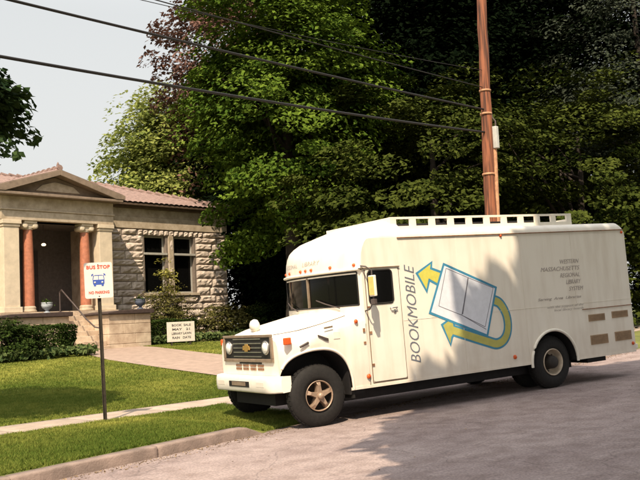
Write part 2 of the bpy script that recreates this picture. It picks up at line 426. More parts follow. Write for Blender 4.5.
def limbs(mb, base, top, r0, ctrs, n, seed):
    r2 = random.Random(seed); base, top = Vector(base), Vector(top)
    k = 7; pts = []; rad = []
    wob = [Vector((r2.uniform(-.12, .12), r2.uniform(-.12, .12), 0)) for _ in range(k)]
    for i in range(k):
        t = i/(k-1); pts.append(base.lerp(top, t)+wob[i]*(1 if i else 0)); rad.append(r0*(1.25 if i == 0 else 1)*(1-.78*t))
    mb.tube(pts, rad, 10)
    if len(ctrs):
        for i in range(n):
            t = r2.uniform(.35, .95); s = base.lerp(top, t); e = Vector(ctrs[r2.randrange(len(ctrs))])
            if e.z < s.z-1: s = base.lerp(top, .35)
            mid = s.lerp(e, .5)+Vector((0, 0, r2.uniform(0, .5)))
            rr = r0*(1-.78*t)*.55
            mb.tube([s, mid, e], [rr, rr*.6, rr*.2], 6)
def tree(name, label, xy, zc, rad, m, nclump, per, cr, leaf, seed, trunk=.3, group=None, cat='tree', nl=14, cc=None, core=0, **k):
    a, b = sab(*xy); z0 = zland(a, b)-.1
    root = thing(name, label, cat, (xy[0], xy[1], z0), 0, group)
    c = cc or (0, 0, zc-z0)
    pos, nr, var, ctr = crown_pts(c, rad, nclump, per, cr, seed=seed, **k)
    mb = MB(); limbs(mb, (0, 0, 0), (c[0]*.8, c[1]*.8, c[2]+rad[2]*.55), trunk, ctr, nl, seed)
    if core:     # leaves deep in the crown close the view through it
        p2, n2, v2, _ = crown_pts(c, tuple(r*.72 for r in rad), int(nclump*core), per, cr*1.1, seed=seed+500, inner=.1, lob=.15)
        pos = np.concatenate([pos, p2]); nr = np.concatenate([nr, n2]); var = np.concatenate([var, v2])
    leaf_mesh('crown', pos, nr, leaf, var, m, root)
    mb.build('trunk', M['bark'], root)
    return root

GT = 'trees standing behind the library and the bus'
tree('maple_tree', 'big bright green maple overhanging the right corner of the stone library', (10.5, 19.0), 11.2, (3.9, 3.6, 6.5), L['maple'], 310, 240, .72, .19, 1, .42, GT, core=.1, flat=.42, lob=.26)
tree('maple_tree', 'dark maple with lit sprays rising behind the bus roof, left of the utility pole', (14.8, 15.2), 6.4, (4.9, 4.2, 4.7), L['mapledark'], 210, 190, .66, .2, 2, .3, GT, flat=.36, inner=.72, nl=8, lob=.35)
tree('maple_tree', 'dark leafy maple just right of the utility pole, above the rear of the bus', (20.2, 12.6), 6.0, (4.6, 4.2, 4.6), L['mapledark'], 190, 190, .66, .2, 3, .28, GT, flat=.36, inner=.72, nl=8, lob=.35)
tree('broadleaf_tree', 'grey green tree filling the upper right corner of the photo', (27.5, 15.0), 11.5, (5.4, 5.4, 9.0), L['grey'], 400, 150, .75, .17, 4, .4, GT, inner=.7)
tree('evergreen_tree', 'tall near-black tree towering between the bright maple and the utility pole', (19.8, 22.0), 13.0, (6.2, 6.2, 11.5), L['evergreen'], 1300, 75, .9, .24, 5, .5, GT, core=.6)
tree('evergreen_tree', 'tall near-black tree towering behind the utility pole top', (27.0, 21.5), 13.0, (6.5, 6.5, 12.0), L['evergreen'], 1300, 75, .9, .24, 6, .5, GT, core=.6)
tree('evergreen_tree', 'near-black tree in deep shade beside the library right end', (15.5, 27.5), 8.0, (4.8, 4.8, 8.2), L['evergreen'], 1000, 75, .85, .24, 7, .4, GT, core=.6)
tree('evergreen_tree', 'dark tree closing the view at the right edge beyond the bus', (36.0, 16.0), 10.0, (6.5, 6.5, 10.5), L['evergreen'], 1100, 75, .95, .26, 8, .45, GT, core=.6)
tree('copper_beech', 'reddish brown copper beech rising behind the bright maple', (15.4, 32.6), 17.2, (4.1, 4.1, 7.6), L['beech'], 260, 130, .85, .27, 9, .5, GT, lob=.4, flat=.6)
tree('spring_tree', 'pale yellow-green tree standing behind the library roof', (13.6, 38.5), 11.0, (4.3, 4.0, 5.6), L['pale'], 600, 85, .72, .28, 10, .3, GT, inner=.3, flat=.6)
tree('lawn_tree', 'dark green tree at the left edge whose shadow lies on the lawn', (-5.75, 3.9), 5.5, (2.05, 1.9, 1.1), L['leftmost'], 430, 120, .34, .16, 12, .16, None, core=1.2, lob=.12)
# the two street trees on the camera side of the road, out of the frame: their shade covers the rear of the bus
def shade_edge_cut(c):
    # crown cut along the sun direction to place its shade edge on the bus
    x, y, z = c[:,0]-.8, c[:,1]-11.5, c[:,2]-.2
    xs, ys = x+.481*z, y+.616*z; ps, qs = .616*xs+.788*ys, -.788*xs+.616*ys
    return (qs < -1.9-.50*np.maximum(0, ps+.2)) & (z > 4.6+.4*np.maximum(0, x+1.5))
tree('street_tree', 'tall street tree across the road whose shade darkens the rear half of the bus', (-.8, -11.5), 10.0, (3.9, 3.9, 7.0), L['street'], 1700, 42, .55, .60, 21, .35, None, cc=(-.3, .9, 10.3), core=.5, lob=.03, inner=.7, droop=.1, clip=shade_edge_cut)
tree('street_tree', 'second street tree across the road, farther up the hill from the bus', (3.2, -13.0), 12.5, (5.0, 5.0, 6.5), L['street'], 1300, 42, .8, .62, 22, .35, None, cc=(0, 0, 12.6), core=.5, lob=.05, inner=.7)
tree('street_tree', 'third street tree across the road, farthest up the hill from the bus', (9.5, -11.5), 12.0, (5.0, 5.0, 5.5), L['street'], 1100, 42, .8, .62, 23, .35, None, cc=(-.3, .3, 12), core=.5, lob=.05, inner=.7)

def shrub(name, label, a, b, h, rad, m, ncl, per, cr, leaf, seed, group=None, stems=5, cat='shrub', boxy=False, h0=.0, **k):
    x, y, z = P(a, b); root = thing(name, label, cat, (x, y, z), PH, group)
    if boxy:
        r2 = np.random.RandomState(seed); n = ncl*per
        u = r2.rand(n, 3)*2-1; f = r2.randint(0, 3, n); sg = np.sign(r2.rand(n)-.4)
        for ax in range(3):
            q = f == ax; u[q, ax] = sg[q]*(1-.14*r2.rand(q.sum())**2)
        pos = u*np.array(rad); pos[:,2] += h/2
        bump = .05*(np.sin(pos[:,0]*5+seed)+np.sin(pos[:,1]*7+pos[:,2]*5)); pos += np.sign(u)*bump[:,None]*.6
        nr = u**3+r2.normal(size=(n, 3))*.5; var = np.clip(r2.rand(n)*.7+.3*np.sin(pos[:,0]*6)*.5+.1, 0, 1); ctr = pos[:40]
    else:
        pos, nr, var, ctr = crown_pts((0, 0, h0+h*.5), rad, ncl, per, cr, seed=seed, **k)
        q = pos[:,2] > .02; pos, nr, var = pos[q], nr[q], var[q]
    leaf_mesh('foliage', pos, nr, leaf, var, m, root)
    mb = MB(); r3 = random.Random(seed)
    for i in range(stems):
        mb.tube([(r3.uniform(-.15, .15), r3.uniform(-.12, .12), -.05), (r3.uniform(-.3, .3)*rad[0], r3.uniform(-.3, .3)*rad[1], h*.45), (r3.uniform(-.6, .6)*rad[0], r3.uniform(-.6, .6)*rad[1], h*.8)], [.03, .022, .008], 6)
    mb.build('stem', M['bark'], root)
    return root

# ---------------------------------------------------------------- library (local: x along the facade, -y toward the street)
LO = (1.6, 21.5, 0)
lib = thing('library_building', 'stone library with red-column porch, pediment and clay tile roof', 'building', LO, PH)
W0 = 1.2           # wing wall face (y = +1.2)
GZ = .75
def ashlar(mb, x0, x1, z0, z1, y, seed, ch=.33):
    r2 = random.Random(seed); nz = max(1, round((z1-z0)/ch)); hs = [1+r2.uniform(-.22, .22) for _ in range(nz)]
    t = sum(hs); z = z0
    for h in hs:
        h *= (z1-z0)/t; x = x0
        while x < x1-1e-4:
            w = r2.uniform(.6, 1.55)
            if x1-x-w < .35: w = x1-x
            w = min(w, x1-x)
            nu, nv = max(3, int(w/.13)), 4; pr = r2.uniform(.035, .075); g = []
            for i in range(nu+1):
                row = []
                for j in range(nv+1):
                    e = i in (0, nu) or j in (0, nv)
                    dep = 0 if e else pr+r2.uniform(-.025, .03)
                    mx = .012
                    row.append((x+mx+(w-2*mx)*i/nu, y-dep, z+mx+(h-2*mx)*j/nv))
                g.append(row)
            mb.grid(g, False)
            # side returns of the block
            for (p0, p1, p2, p3) in ((g[0][0], g[-1][0], None, None), (g[0][-1], g[-1][-1], None, None)):
                mb.add([p0, p1, (p1[0], y+.03, p1[2]), (p0[0], y+.03, p0[2])], [(0, 1, 2, 3)])
            x += w
        z += h
XL, XR = -8.9, 9.65
wins = [(5.05, 6.2), (6.65, 7.75)]
WZ0, WZT, WZ1 = 3.2, 4.9, 5.68
# mass of the building behind the facing (with real window recesses)
mb = MB()
mb.box(-8.9, -2.25, W0+.02, W0+.5, GZ-.5, 6.9)
mb.box(2.5, 5.05, W0+.02, W0+.5, GZ-.5, 6.9); mb.box(6.2, 6.65, W0+.02, W0+.5, GZ-.5, 6.9); mb.box(7.75, 9.65, W0+.02, W0+.5, GZ-.5, 6.9)
mb.box(5.05, 7.75, W0+.022, W0+.498, GZ-.5, WZ0); mb.box(5.05, 7.75, W0+.022, W0+.498, WZ1, 6.898)
mb.box(-8.9, 9.64, W0+2.6, 11, GZ-.5, 6.9); mb.box(-8.9, -8.4, W0+.5, W0+2.6, GZ-.5, 6.9); mb.box(9.15, 9.645, W0+.5, W0+2.6, GZ-.5, 6.9)
mb.build('wall', M['mortar'], lib)
mb = MB()
ashlar(mb, -8.9, -2.3, GZ-.3, 5.93, W0, 20); mb.build('stone_facing', M['stone'], lib)
mb = MB(); ashlar(mb, 2.52, 9.65, GZ-.3, WZ0-.12, W0, 11)
ashlar(mb, 2.52, 4.98, WZ0-.12, WZ1, W0, 21); ashlar(mb, 6.28, 6.58, WZ0-.12, WZ1, W0, 22, .6); ashlar(mb, 7.82, 9.65, WZ0-.12, WZ1, W0, 23)
# flat-arch voussoirs over the windows
for i in range(26):
    x0 = 2.52+i*(9.65-2.52)/26
    if 4.6 < x0 < 8.1 : ashlar(mb, x0, x0+.27, WZ1+.0, 5.93, W0, 60+i, .5)
ashlar(mb, 2.52, 4.68, WZ1, 5.93, W0, 24); ashlar(mb, 8.28, 9.65, WZ1, 5.93, W0, 25)
mb.build('stone_facing', M['stone'], lib)
# smooth frieze and trim of the wing
mb = MB(); mb.box(-8.95, -2.4, W0-.05, W0+.3, 5.95, 6.45); mb.box(2.6, 9.7, W0-.05, W0+.3, 5.95, 6.45)
mb.box(-8.95, -2.4, W0-.02, W0+.3, 6.453, 6.8); mb.box(2.6, 9.68, W0-.02, W0+.3, 6.453, 6.8)
mb.each('frieze', M['smooth'], lib, bevel=.012)
mb = MB(); mb.box(-9.3, 10.05, W0-.16, W0+.35, 6.803, 6.89); mb.box(-9.45, 10.2, W0-.36, W0+.35, 6.893, 7.0); mb.box(9.72, 10.2, W0+.353, 11.4, 6.803, 7.0)
mb.each('eave', M['eavewood'], lib, bevel=.015)
# windows
for k, (x0, x1) in enumerate(wins):
    fr = MB()
    e = .07
    fr.box(x0+.002, x0+e, W0+.2, W0+.28, WZ0, WZ1); fr.box(x1-e, x1-.002, W0+.2, W0+.28, WZ0, WZ1)
    fr.box(x0+e, x1-e, W0+.2, W0+.28, WZ0, WZ0+e); fr.box(x0+e, x1-e, W0+.2, W0+.28, WZ1-e, WZ1-.002)
    w = fr.build('window', M['sash'], lib)
    MB().box(x0+e, x1-e, W0+.235, W0+.25, WZ0+e, WZ1-e).build('pane', M['glass'], w)
    MB().box(x0-.04, x1+.04, W0-.02, W0+.26, WZT-.045, WZT+.045).build('transom', M['sash'], w)
MB().box(4.9, 7.9, W0-.12, W0+.2, WZ0-.115, WZ0-.002).build('sill', M['smooth'], lib, bevel=.01)
MB().box(6.3, 6.56, W0-.06, W0+.1, WZ0, WZ1).build('mullion', M['smooth'], lib, bevel=.02)
# porch
FZ = 2.5
mb = MB(); mb.box(-2.25, 2.65, -.25, 2.6, GZ-.4, FZ); mb.build('porch_floor', M['block'], lib)
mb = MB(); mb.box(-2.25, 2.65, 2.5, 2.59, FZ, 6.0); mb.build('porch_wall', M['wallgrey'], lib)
mb = MB(); mb.box(-2.2, -1.9, .62, 2.5, FZ, 5.85); mb.box(2.3, 2.6, .62, 2.5, FZ, 5.85); mb.each('porch_side_wall', M['block'], lib)
dr = MB().box(-.55, .75, 2.42, 2.497, FZ, 5.0).build('door', M['doorwood'], lib)
MB().box(.06, .14, 2.40, 2.418, FZ, 5.0).build('door_stile', M['doorwood'], dr)
MB().lathe([(.0, -.03), (.03, -.02), (.03, .0)], (.2, 2.39, 3.55), 'y', 10).build('handle', M['gold'], dr)
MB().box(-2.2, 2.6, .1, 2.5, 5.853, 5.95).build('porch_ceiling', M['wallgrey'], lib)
for k, (x0, x1) in enumerate(((-2.02, -1.42), (1.96, 2.54))):
    p = MB().box(x0, x1, -.12, .4, FZ+.2, 5.6).build('pilaster', M['pale'], lib, bevel=.012)
    MB().box(x0-.06, x1+.06, -.18, .62, FZ, FZ+.198).build('base', M['pale'], p, bevel=.015)
    q = MB(); q.box(x0-.03, x1+.03, -.15, .61, 5.602, 5.7); q.box(x0-.07, x1+.07, -.19, .62, 5.702, 5.85); q.build('capital', M['pale'], p, bevel=.012)
for cx in (-.93, 1.46):
    H = 5.55-(FZ+.22); pr = [(.205-.04*max(0, (t-.3)/.7)**1.5, FZ+.22+H*t) for t in rng(0, 1, 12)]
    c = MB().lathe(pr, (cx, .16, 0), 'z', 24).build('column', M['redstone'], lib)
    q = MB().lathe([(.0, 0), (.27, 0), (.28, .05), (.25, .09), (.24, .12), (.255, .16), (.225, .21), (.2, .222)], (cx, .16, FZ), 'z', 24); q.build('base', M['smooth'], c)
    q = MB(); q.box(cx-.25, cx+.25, -.09, .41, 5.77, 5.85)
    for sx in (-1, 1): q.lathe([(.0, -.235), (.055, -.235), (.11, -.225), (.11, .225), (.055, .235), (0, .235)], (cx+sx*.2, .16, 5.67), 'y', 16)
    q.box(cx-.19, cx+.19, -.04, .36, 5.6, 5.768); q.lathe([(.17, 0), (.2, .04), (.18, .08)], (cx, .16, 5.53), 'z', 20); q.build('capital', M['pale'], c)
mb = MB(); mb.box(-2.1, 2.62, -.14, .62, 5.853, 6.2); mb.box(-2.14, 2.66, -.18, .62, 6.203, 6.27); mb.box(-2.1, 2.62, -.14, .62, 6.273, 6.72)
mb.box(-2.1, -1.72, .623, W0+.3, 5.853, 6.72); mb.box(2.24, 2.62, .623, W0+.3, 5.853, 6.72)
mb.build('entablature', M['smooth'], lib, bevel=.012)
MB().box(-2.46, 2.86, -.5, .62, 6.723, 6.83).build('cornice', M['cornice'], lib, bevel=.02)
ax, az = .08, 7.76
pd = MB().prism([(-2.2, 6.833), (2.6, 6.833), (ax, az-.22)], 'y', -.1, .6).build('pediment', M['cornice'], lib)
MB().prism([(-.75, 6.98), (1.15, 6.98), (.85, 7.22), (ax, 7.36), (-.45, 7.22)], 'y', -.14, -.101).build('carved_panel', M['smooth'], pd, bevel=.01)
mb = MB()
for (xa, za) in ((-2.55, 6.83), (2.95, 6.83)):
    s = 1 if xa < ax else -1
    mb.prism([(xa, za+.003), (xa+.0*s, za+.16), (ax, az+.02), (ax, az-.19), (xa+.42*s, za+.003)] if s > 0 else [(xa, za+.003), (xa-.42, za+.003), (ax, az-.19), (ax, az+.02), (xa, za+.16)], 'y', -.52 if s > 0 else -.521, .1)
mb.build('raking_cornice', M['cornice'], pd, bevel=.015)
MB().lathe([(.0, .34), (.03, .3), (.06, .2), (.05, .14), (.11, .06), (.13, -.02), (.0, -.04)], (ax, -.35, az), 'z', 12).build('finial', M['tile'], pd)
# roof: barrel tiles
EZ, RZ, RY, EY = 7.0, 8.62, 6.0, W0-.40
HIPX = 10.25; HIPW = 4.3
def slope_strip(mb, x, w, y0, z0, y1, z1, n=5, amp=.035):
    # one barrel tile row from eave to ridge
    rows = []
    seg = max(2, int(abs(y1-y0)/.42))
    for i in range(seg+1):
        t = i/seg; lift = .03*(1-(t*seg) % 1)
        rows.append([(x-w/2+w*j/n, y0+(y1-y0)*t, z0+(z1-z0)*t+amp*math.sin(PI*j/n)) for j in range(n+1)])
    mb.grid(rows, True)
mb = MB(); w = .27; x = -9.4
while x < HIPX:
    t = 1.0
    if x > HIPX-HIPW: t = max(.02, (HIPX-x)/HIPW)
    if x < -9.5+HIPW: t = min(t, max(.02, (x+9.5)/HIPW))
    slope_strip(mb, x, w, EY, EZ+.02, EY+(RY-EY)*t, EZ+.02+(RZ-EZ)*t); x += w
# hips and back
bk = 11.5
mb.add([(HIPX, EY, EZ), (HIPX, bk, EZ), (HIPX-HIPW, RY, RZ)], [(0, 1, 2)]); mb.add([(-9.5, EY, EZ), (-9.5, bk, EZ), (-9.5+HIPW, RY, RZ)], [(0, 1, 2)])
mb.add([(HIPX, bk, EZ), (-9.5, bk, EZ), (-9.5+HIPW, RY, RZ), (HIPX-HIPW, RY, RZ)], [(0, 1, 2, 3)])
# porch gable roof running back into the main slope
ty = EY+(RY-EY)*(az-EZ)/(RZ-EZ)
for s, xe in ((-1, -2.55), (1, 2.95)):
    n = 14
    for i in range(n):
        y = -.5+i*.27; zf = min(1, max(0, 1)); 
        rows = []
        for t in rng(0, 1, 5):
            xx = xe+(ax-xe)*t; zz = 7.0+(az+.03-7.0)*t
            rows.append([(xx, y+.27*j/4, zz+.045*math.sin(PI*j/4)) for j in range(5)])
        mb.grid(rows, True)
rf = mb.build('roof', M['tile'], lib, recalc=False)
mb = MB()
def caps(p, q, n):
    p, q = Vector(p), Vector(q)
    for i in range(n):
        a, b = p.lerp(q, i/n), p.lerp(q, (i+1.12)/n)
        mb.tube([a+Vector((0, 0, .05)), b+Vector((0, 0, .0))], [.12, .085], 8)
caps((-9.5+HIPW, RY, RZ), (HIPX-HIPW, RY, RZ), 30); caps((HIPX-HIPW, RY, RZ), (HIPX, EY, EZ+.05), 17); caps((ax, -.5, az+.05), (ax, 4.0, az+.05), 12)
mb.build('ridge_cap', M['tile'], rf)
# steps and stair blocks
mb = MB(); nst = 9; rise = (FZ-GZ)/nst
for i in range(nst):
    mb.box(.02, .995, -.25-.27*(i+1)+.0, -.252-.27*i, GZ-.3, FZ-rise*(i+1)+rise*.0+.02*0)
mb.build('steps', M['block'], lib, bevel=.012)
for k, (x0, x1) in enumerate(((-2.75, .0), (1.0, 2.88))):
    mb = MB(); y1 = -1.0 if k == 0 else -2.0
    zt = 2.28
    n = 5
    for i in range(n):
        z0, z1 = GZ-.3+(zt-GZ+.3)*i/n, GZ-.3+(zt-GZ+.3)*(i+1)/n
        cut = [x0, x0+(x1-x0)*(.34 if i % 2 else .62), x1]
        for a_, b_ in zip(cut, cut[1:]): mb.box(a_+.004, b_-.004, y1, -.26, z0+.004, z1-.004)
    bl = mb.build('stair_block', M['block'], lib, bevel=.015)
    MB().prism([(x0-.1, zt+.002), (x1+.1, zt+.002), (x1+.1, zt+.16), (x1-.4, zt+.17), (x0+.4, zt+.13), (x0-.1, zt+.06)], 'y', y1-.12, -.262).build('coping', M['coping'], bl, bevel=.02)
mb = MB(); mb.tube([(.06, -.3, 3.2), (.06, -.42, 3.28), (.07, -1.2, 2.72), (.08, -2.0, 2.14), (.09, -2.5, 1.84), (.16, -2.68, 1.80), (.2, -2.72, 1.7), (.2, -2.74, GZ)], .028, 8)
mb.tube([(.06, -.3, 3.2), (.06, -.3, FZ-.05)], .026, 8); mb.build('handrail', M['iron'], lib)
lm = MB().lathe([(0, -.06), (.06, -.05), (.085, -.02), (.085, .01), (.05, .045), (.0, .055)], (.14, .9, 5.1), 'z', 16)
gm, nt, b = newmat('lit porch globe'); b.inputs['Base Color'].default_value = (.9, .8, .6, 1); b.inputs['Emission Color'].default_value = (1, .8, .5, 1); b.inputs['Emission Strength'].default_value = 1.2
lp_ = lm.build('porch_lamp', gm, lib); MB().tube([(.14, .9, 5.15), (.14, .9, 5.86)], .012, 6).build('lamp_rod', M['iron'], lp_)
# urns on the blocks (things of their own)
def urn(label, lx, ly, lz, m, s=1):
    x, y = LO[0]+lx*CP-ly*SP, LO[1]+lx*SP+ly*CP
    r = thing('urn', label, 'urn', (x, y, lz), PH, 'urns on the stair blocks')
    MB().lathe([(0, 0), (.13*s, 0), (.13*s, .05*s), (.06*s, .09*s), (.07*s, .13*s), (.19*s, .22*s), (.23*s, .34*s), (.21*s, .40*s), (.24*s, .43*s), (.2*s, .44*s), (.16*s, .38*s), (0, .37*s)], (0, 0, 0), 'z', 20).build('bowl', m, r)
    n = 160; pos = rs.normal(size=(n, 3))*np.array([.09, .09, .05])*s+np.array([0, 0, .45*s])
    leaf_mesh('plant', pos, rs.normal(size=(n, 3))+np.array([0, 0, 1]), .08, rs.rand(n), L['hedge'], r)
urn('pale blue-grey urn on the left stair block beside a red column', -.72, -.72, 2.42, M['urnpale'], .9)
urn('dark slate urn on the right stair block by the window shrub', 2.6, -1.75, 2.435, M['urn'], .9)

# ---------------------------------------------------------------- planting round the library (a,b are street coordinates)
def lb(lx, ly):        # library local -> street coordinates
    x, y = LO[0]+lx*CP-ly*SP, LO[1]+lx*SP+ly*CP; return sab(x, y)
GS = 'shrubs along the library front'
a, b = lb(-2.25, -3.0); shrub('hedge', 'square clipped dark hedge before the left stair block', a, b, 1.0, (1.05, .5, .5), L['hedge'], 160, 50, .3, .085, 31, GS, boxy=True, cat='hedge')
a, b = lb(-3.75, -3.6); shrub('shrub', 'rounded dark evergreen bush at the left edge beside the square hedge', a, b, 1.25, (1.1, .8, .66), L['hedge'], 170, 50, .22, .085, 32, GS)
a, b = lb(4.25, -.9); shrub('hedge', 'low clipped hedge right of the stair block, behind the lawn sign', a, b, .95, (1.35, .45, .48), L['hedge'], 160, 50, .3, .085, 33, GS, boxy=True, cat='hedge')
a, b = lb(5.3, .1); shrub('shrub', 'straggly reddish-olive bush below the library window', a, b, 2.3, (1.15, .7, 1.1), L['bush'], 150, 60, .26, .085, 34, GS, lob=.35)
a, b = lb(5.6, .35); shrub('golden_shrub', 'thin golden-leaved shoots rising in front of the window mullion', a, b, 1.4, (.28, .2, .75), L['bushgold'], 22, 34, .2, .11, 35, GS, h0=1.9, stems=6, lob=.5)
a, b = lb(7.9, -.7); shrub('shrub', 'olive mounded bush between the lawn sign and the bus hood', a, b, 1.45, (1.7, .8, .78), L['bush'], 190, 45, .26, .10, 36, GS)
a, b = lb(10.3, -.5); shrub('shrub', 'dark bush at the right corner of the library', a, b, 1.5, (1.3, .9, .8), L['hedge'], 150, 45, .28, .10, 37, GS)
# understorey right of the library; its leaf colour holds the deep shade
for k, (x, y, h, r, lab) in enumerate(((13.2, 22.0, 3.6, 1.9, 'tall dark shrub in deep shade right of the library'), (16.5, 18.3, 3.4, 2.1, 'tall dark shrub in the shade behind the bus windscreen'),
                                        (21.5, 16.5, 3.6, 2.4, 'tall dark shrub hidden in shade behind the middle of the bus'), (27.0, 13.2, 3.4, 2.3, 'tall dark shrub just beyond the rear corner of the bus'), (32.5, 11.5, 3.4, 2.4, 'tall dark shrub farthest up the street at the right edge'))):
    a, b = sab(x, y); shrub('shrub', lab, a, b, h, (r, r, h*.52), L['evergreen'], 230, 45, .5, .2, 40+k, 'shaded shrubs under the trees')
# leafy border plants at the hedge feet
def border(label, pts, seed, h=.3):
    n = len(pts)*70; r2 = np.random.RandomState(seed)
    q = np.array([P(*p) for p in pts]); i = r2.randint(0, len(q), n)
    pos = q[i]+r2.normal(size=(n, 3))*np.array([.16, .13, .05])+np.array([0, 0, .15]); pos[:,2] += r2.rand(n)*h*.5
    o = leaf_mesh('border_plants', pos, r2.normal(size=(n, 3))*.7+np.array([-.3, -.4, .8]), .17, r2.rand(n), L['hosta'])
    tag(o, label, 'plants', kind='stuff')
border('leafy border plants along the foot of the left hedge', [lb(x, -4.05+.1*math.sin(x*5)) for x in rng(-4.6, -1.1, 20)], 51)
border('leafy border plants along the foot of the right hedge', [lb(x, -1.75+.1*math.sin(x*5)) for x in rng(3.0, 9.4, 30)], 52)

# ---------------------------------------------------------------- grass
def grass():
    r2 = np.random.RandomState(5); chunks = []
    def scatter(n, a0, a1, b0, b1):
        a = a0+(a1-a0)*r2.rand(n); b = b0+(b1-b0)*r2.rand(n); return a, b
    for n, a0, a1, b0, b1 in ((165000, -6.5, 1.2, KB+.24, 3.49), (130000, -5.5, 5.5, 4.81, 9), (90000, -4.5, 7.2, 9, 14), (60000, -2.5, 11.5, 14, 18.2), (26000, 7.4, 13, 4.81, 18), (5000, 11, 26, 4.9, 9)):
        a, b = scatter(n, a0, a1, b0, b1); keep = np.ones(n, bool)
        if b0 > 4:
            lo = np.interp(b, [p[1] for p in pl], [p[0] for p in pl]); hi = np.interp(b, [p[1] for p in prt], [p[0] for p in prt]); keep = ~((a > lo-.03) & (a < hi+.03))
            lbx = (a-7.46); keep &= ~((b > 16.8) & (a < 6.6))
        else: keep = a < .98+.12*np.sin(b*4)
        chunks.append((a[keep], b[keep]))
    a = np.concatenate([c[0] for c in chunks]); b = np.concatenate([c[1] for c in chunks]); n = len(a)
    z = np.array([zland(x, y) for x, y in zip(a, b)])
    x, y = a*CP-b*SP, a*SP+b*CP
    big = .5+.5*(np.sin(a*.9+1.3*np.sin(b*.7))*np.sin(b*1.1+.8*np.sin(a*1.3)))
    fine = .5+.5*np.sin(a*5.3+np.sin(b*4.1)*2)*np.sin(b*6.1+np.cos(a*3.7)*2)
    dry = np.exp(-((b-14.5)/3)**2)*.30+np.exp(-(((a+1.6)/.8)**2+((b-3.0)/.45)**2))*.45+np.exp(-((b-7.5)/1.5)**2)*.10
    var = np.clip(.0+.22*big*fine+.36*r2.rand(n)*(.5+big*.7)+dry*(.4+.9*fine), 0, 1)
    h = (.022+.028*r2.rand(n))*(1+.5*(b < 4)*fine+.2*(b > 10)); wd = .005+.004*r2.rand(n)+.0005*np.maximum(0, b)
    th = r2.rand(n)*6.28; lean = r2.normal(size=(n, 2))*.6
    v = np.empty((n, 3, 3)); c, s_ = np.cos(th)*wd, np.sin(th)*wd
    v[:,0] = np.stack([x-c, y-s_, z], 1); v[:,1] = np.stack([x+c, y+s_, z], 1); v[:,2] = np.stack([x+lean[:,0]*h, y+lean[:,1]*h, z+h], 1)
    me = bpy.data.meshes.new('grass'); me.vertices.add(n*3); me.loops.add(n*3); me.polygons.add(n)
    me.vertices.foreach_set('co', v.ravel().astype(np.float32)); me.loops.foreach_set('vertex_index', np.arange(n*3, dtype=np.int32))
    me.polygons.foreach_set('loop_start', np.arange(0, n*3, 3, dtype=np.int32)); me.polygons.foreach_set('loop_total', np.full(n, 3, dtype=np.int32))
    at = me.attributes.new('var', 'FLOAT', 'FACE'); at.data.foreach_set('value', var.astype(np.float32)); me.update()
    me.materials.append(L['grass']); o = bpy.data.objects.new('grass', me); COL.objects.link(o)
    tag(o, 'short mown lawn grass with dry yellow patches', 'grass', kind='stuff')
grass()

# dry leaf scraps and grit lying in the gutter and along the edges
def litter():
    r2 = np.random.RandomState(9); n = 2600
    a = -8+20*r2.rand(n); b = KB-.02-np.abs(r2.normal(size=n))*.16
    k = r2.rand(n) < .05; b[k] = -3.5*r2.rand(k.sum())+.3
    q = np.array([(*sxy(x, y), zroad(sxy(x, y)[0])+.006) for x, y in zip(a, b)])
    o = leaf_mesh('leaf_litter', q, r2.normal(size=(n, 3))*.25+np.array([0, 0, 1]), .028, r2.rand(n), leafmat('dry leaf scraps', (.10, .065, .035), (.34, .24, .14), .1))
    tag(o, 'dry leaf scraps and grit along the gutter', 'leaf litter', kind='stuff')
litter()

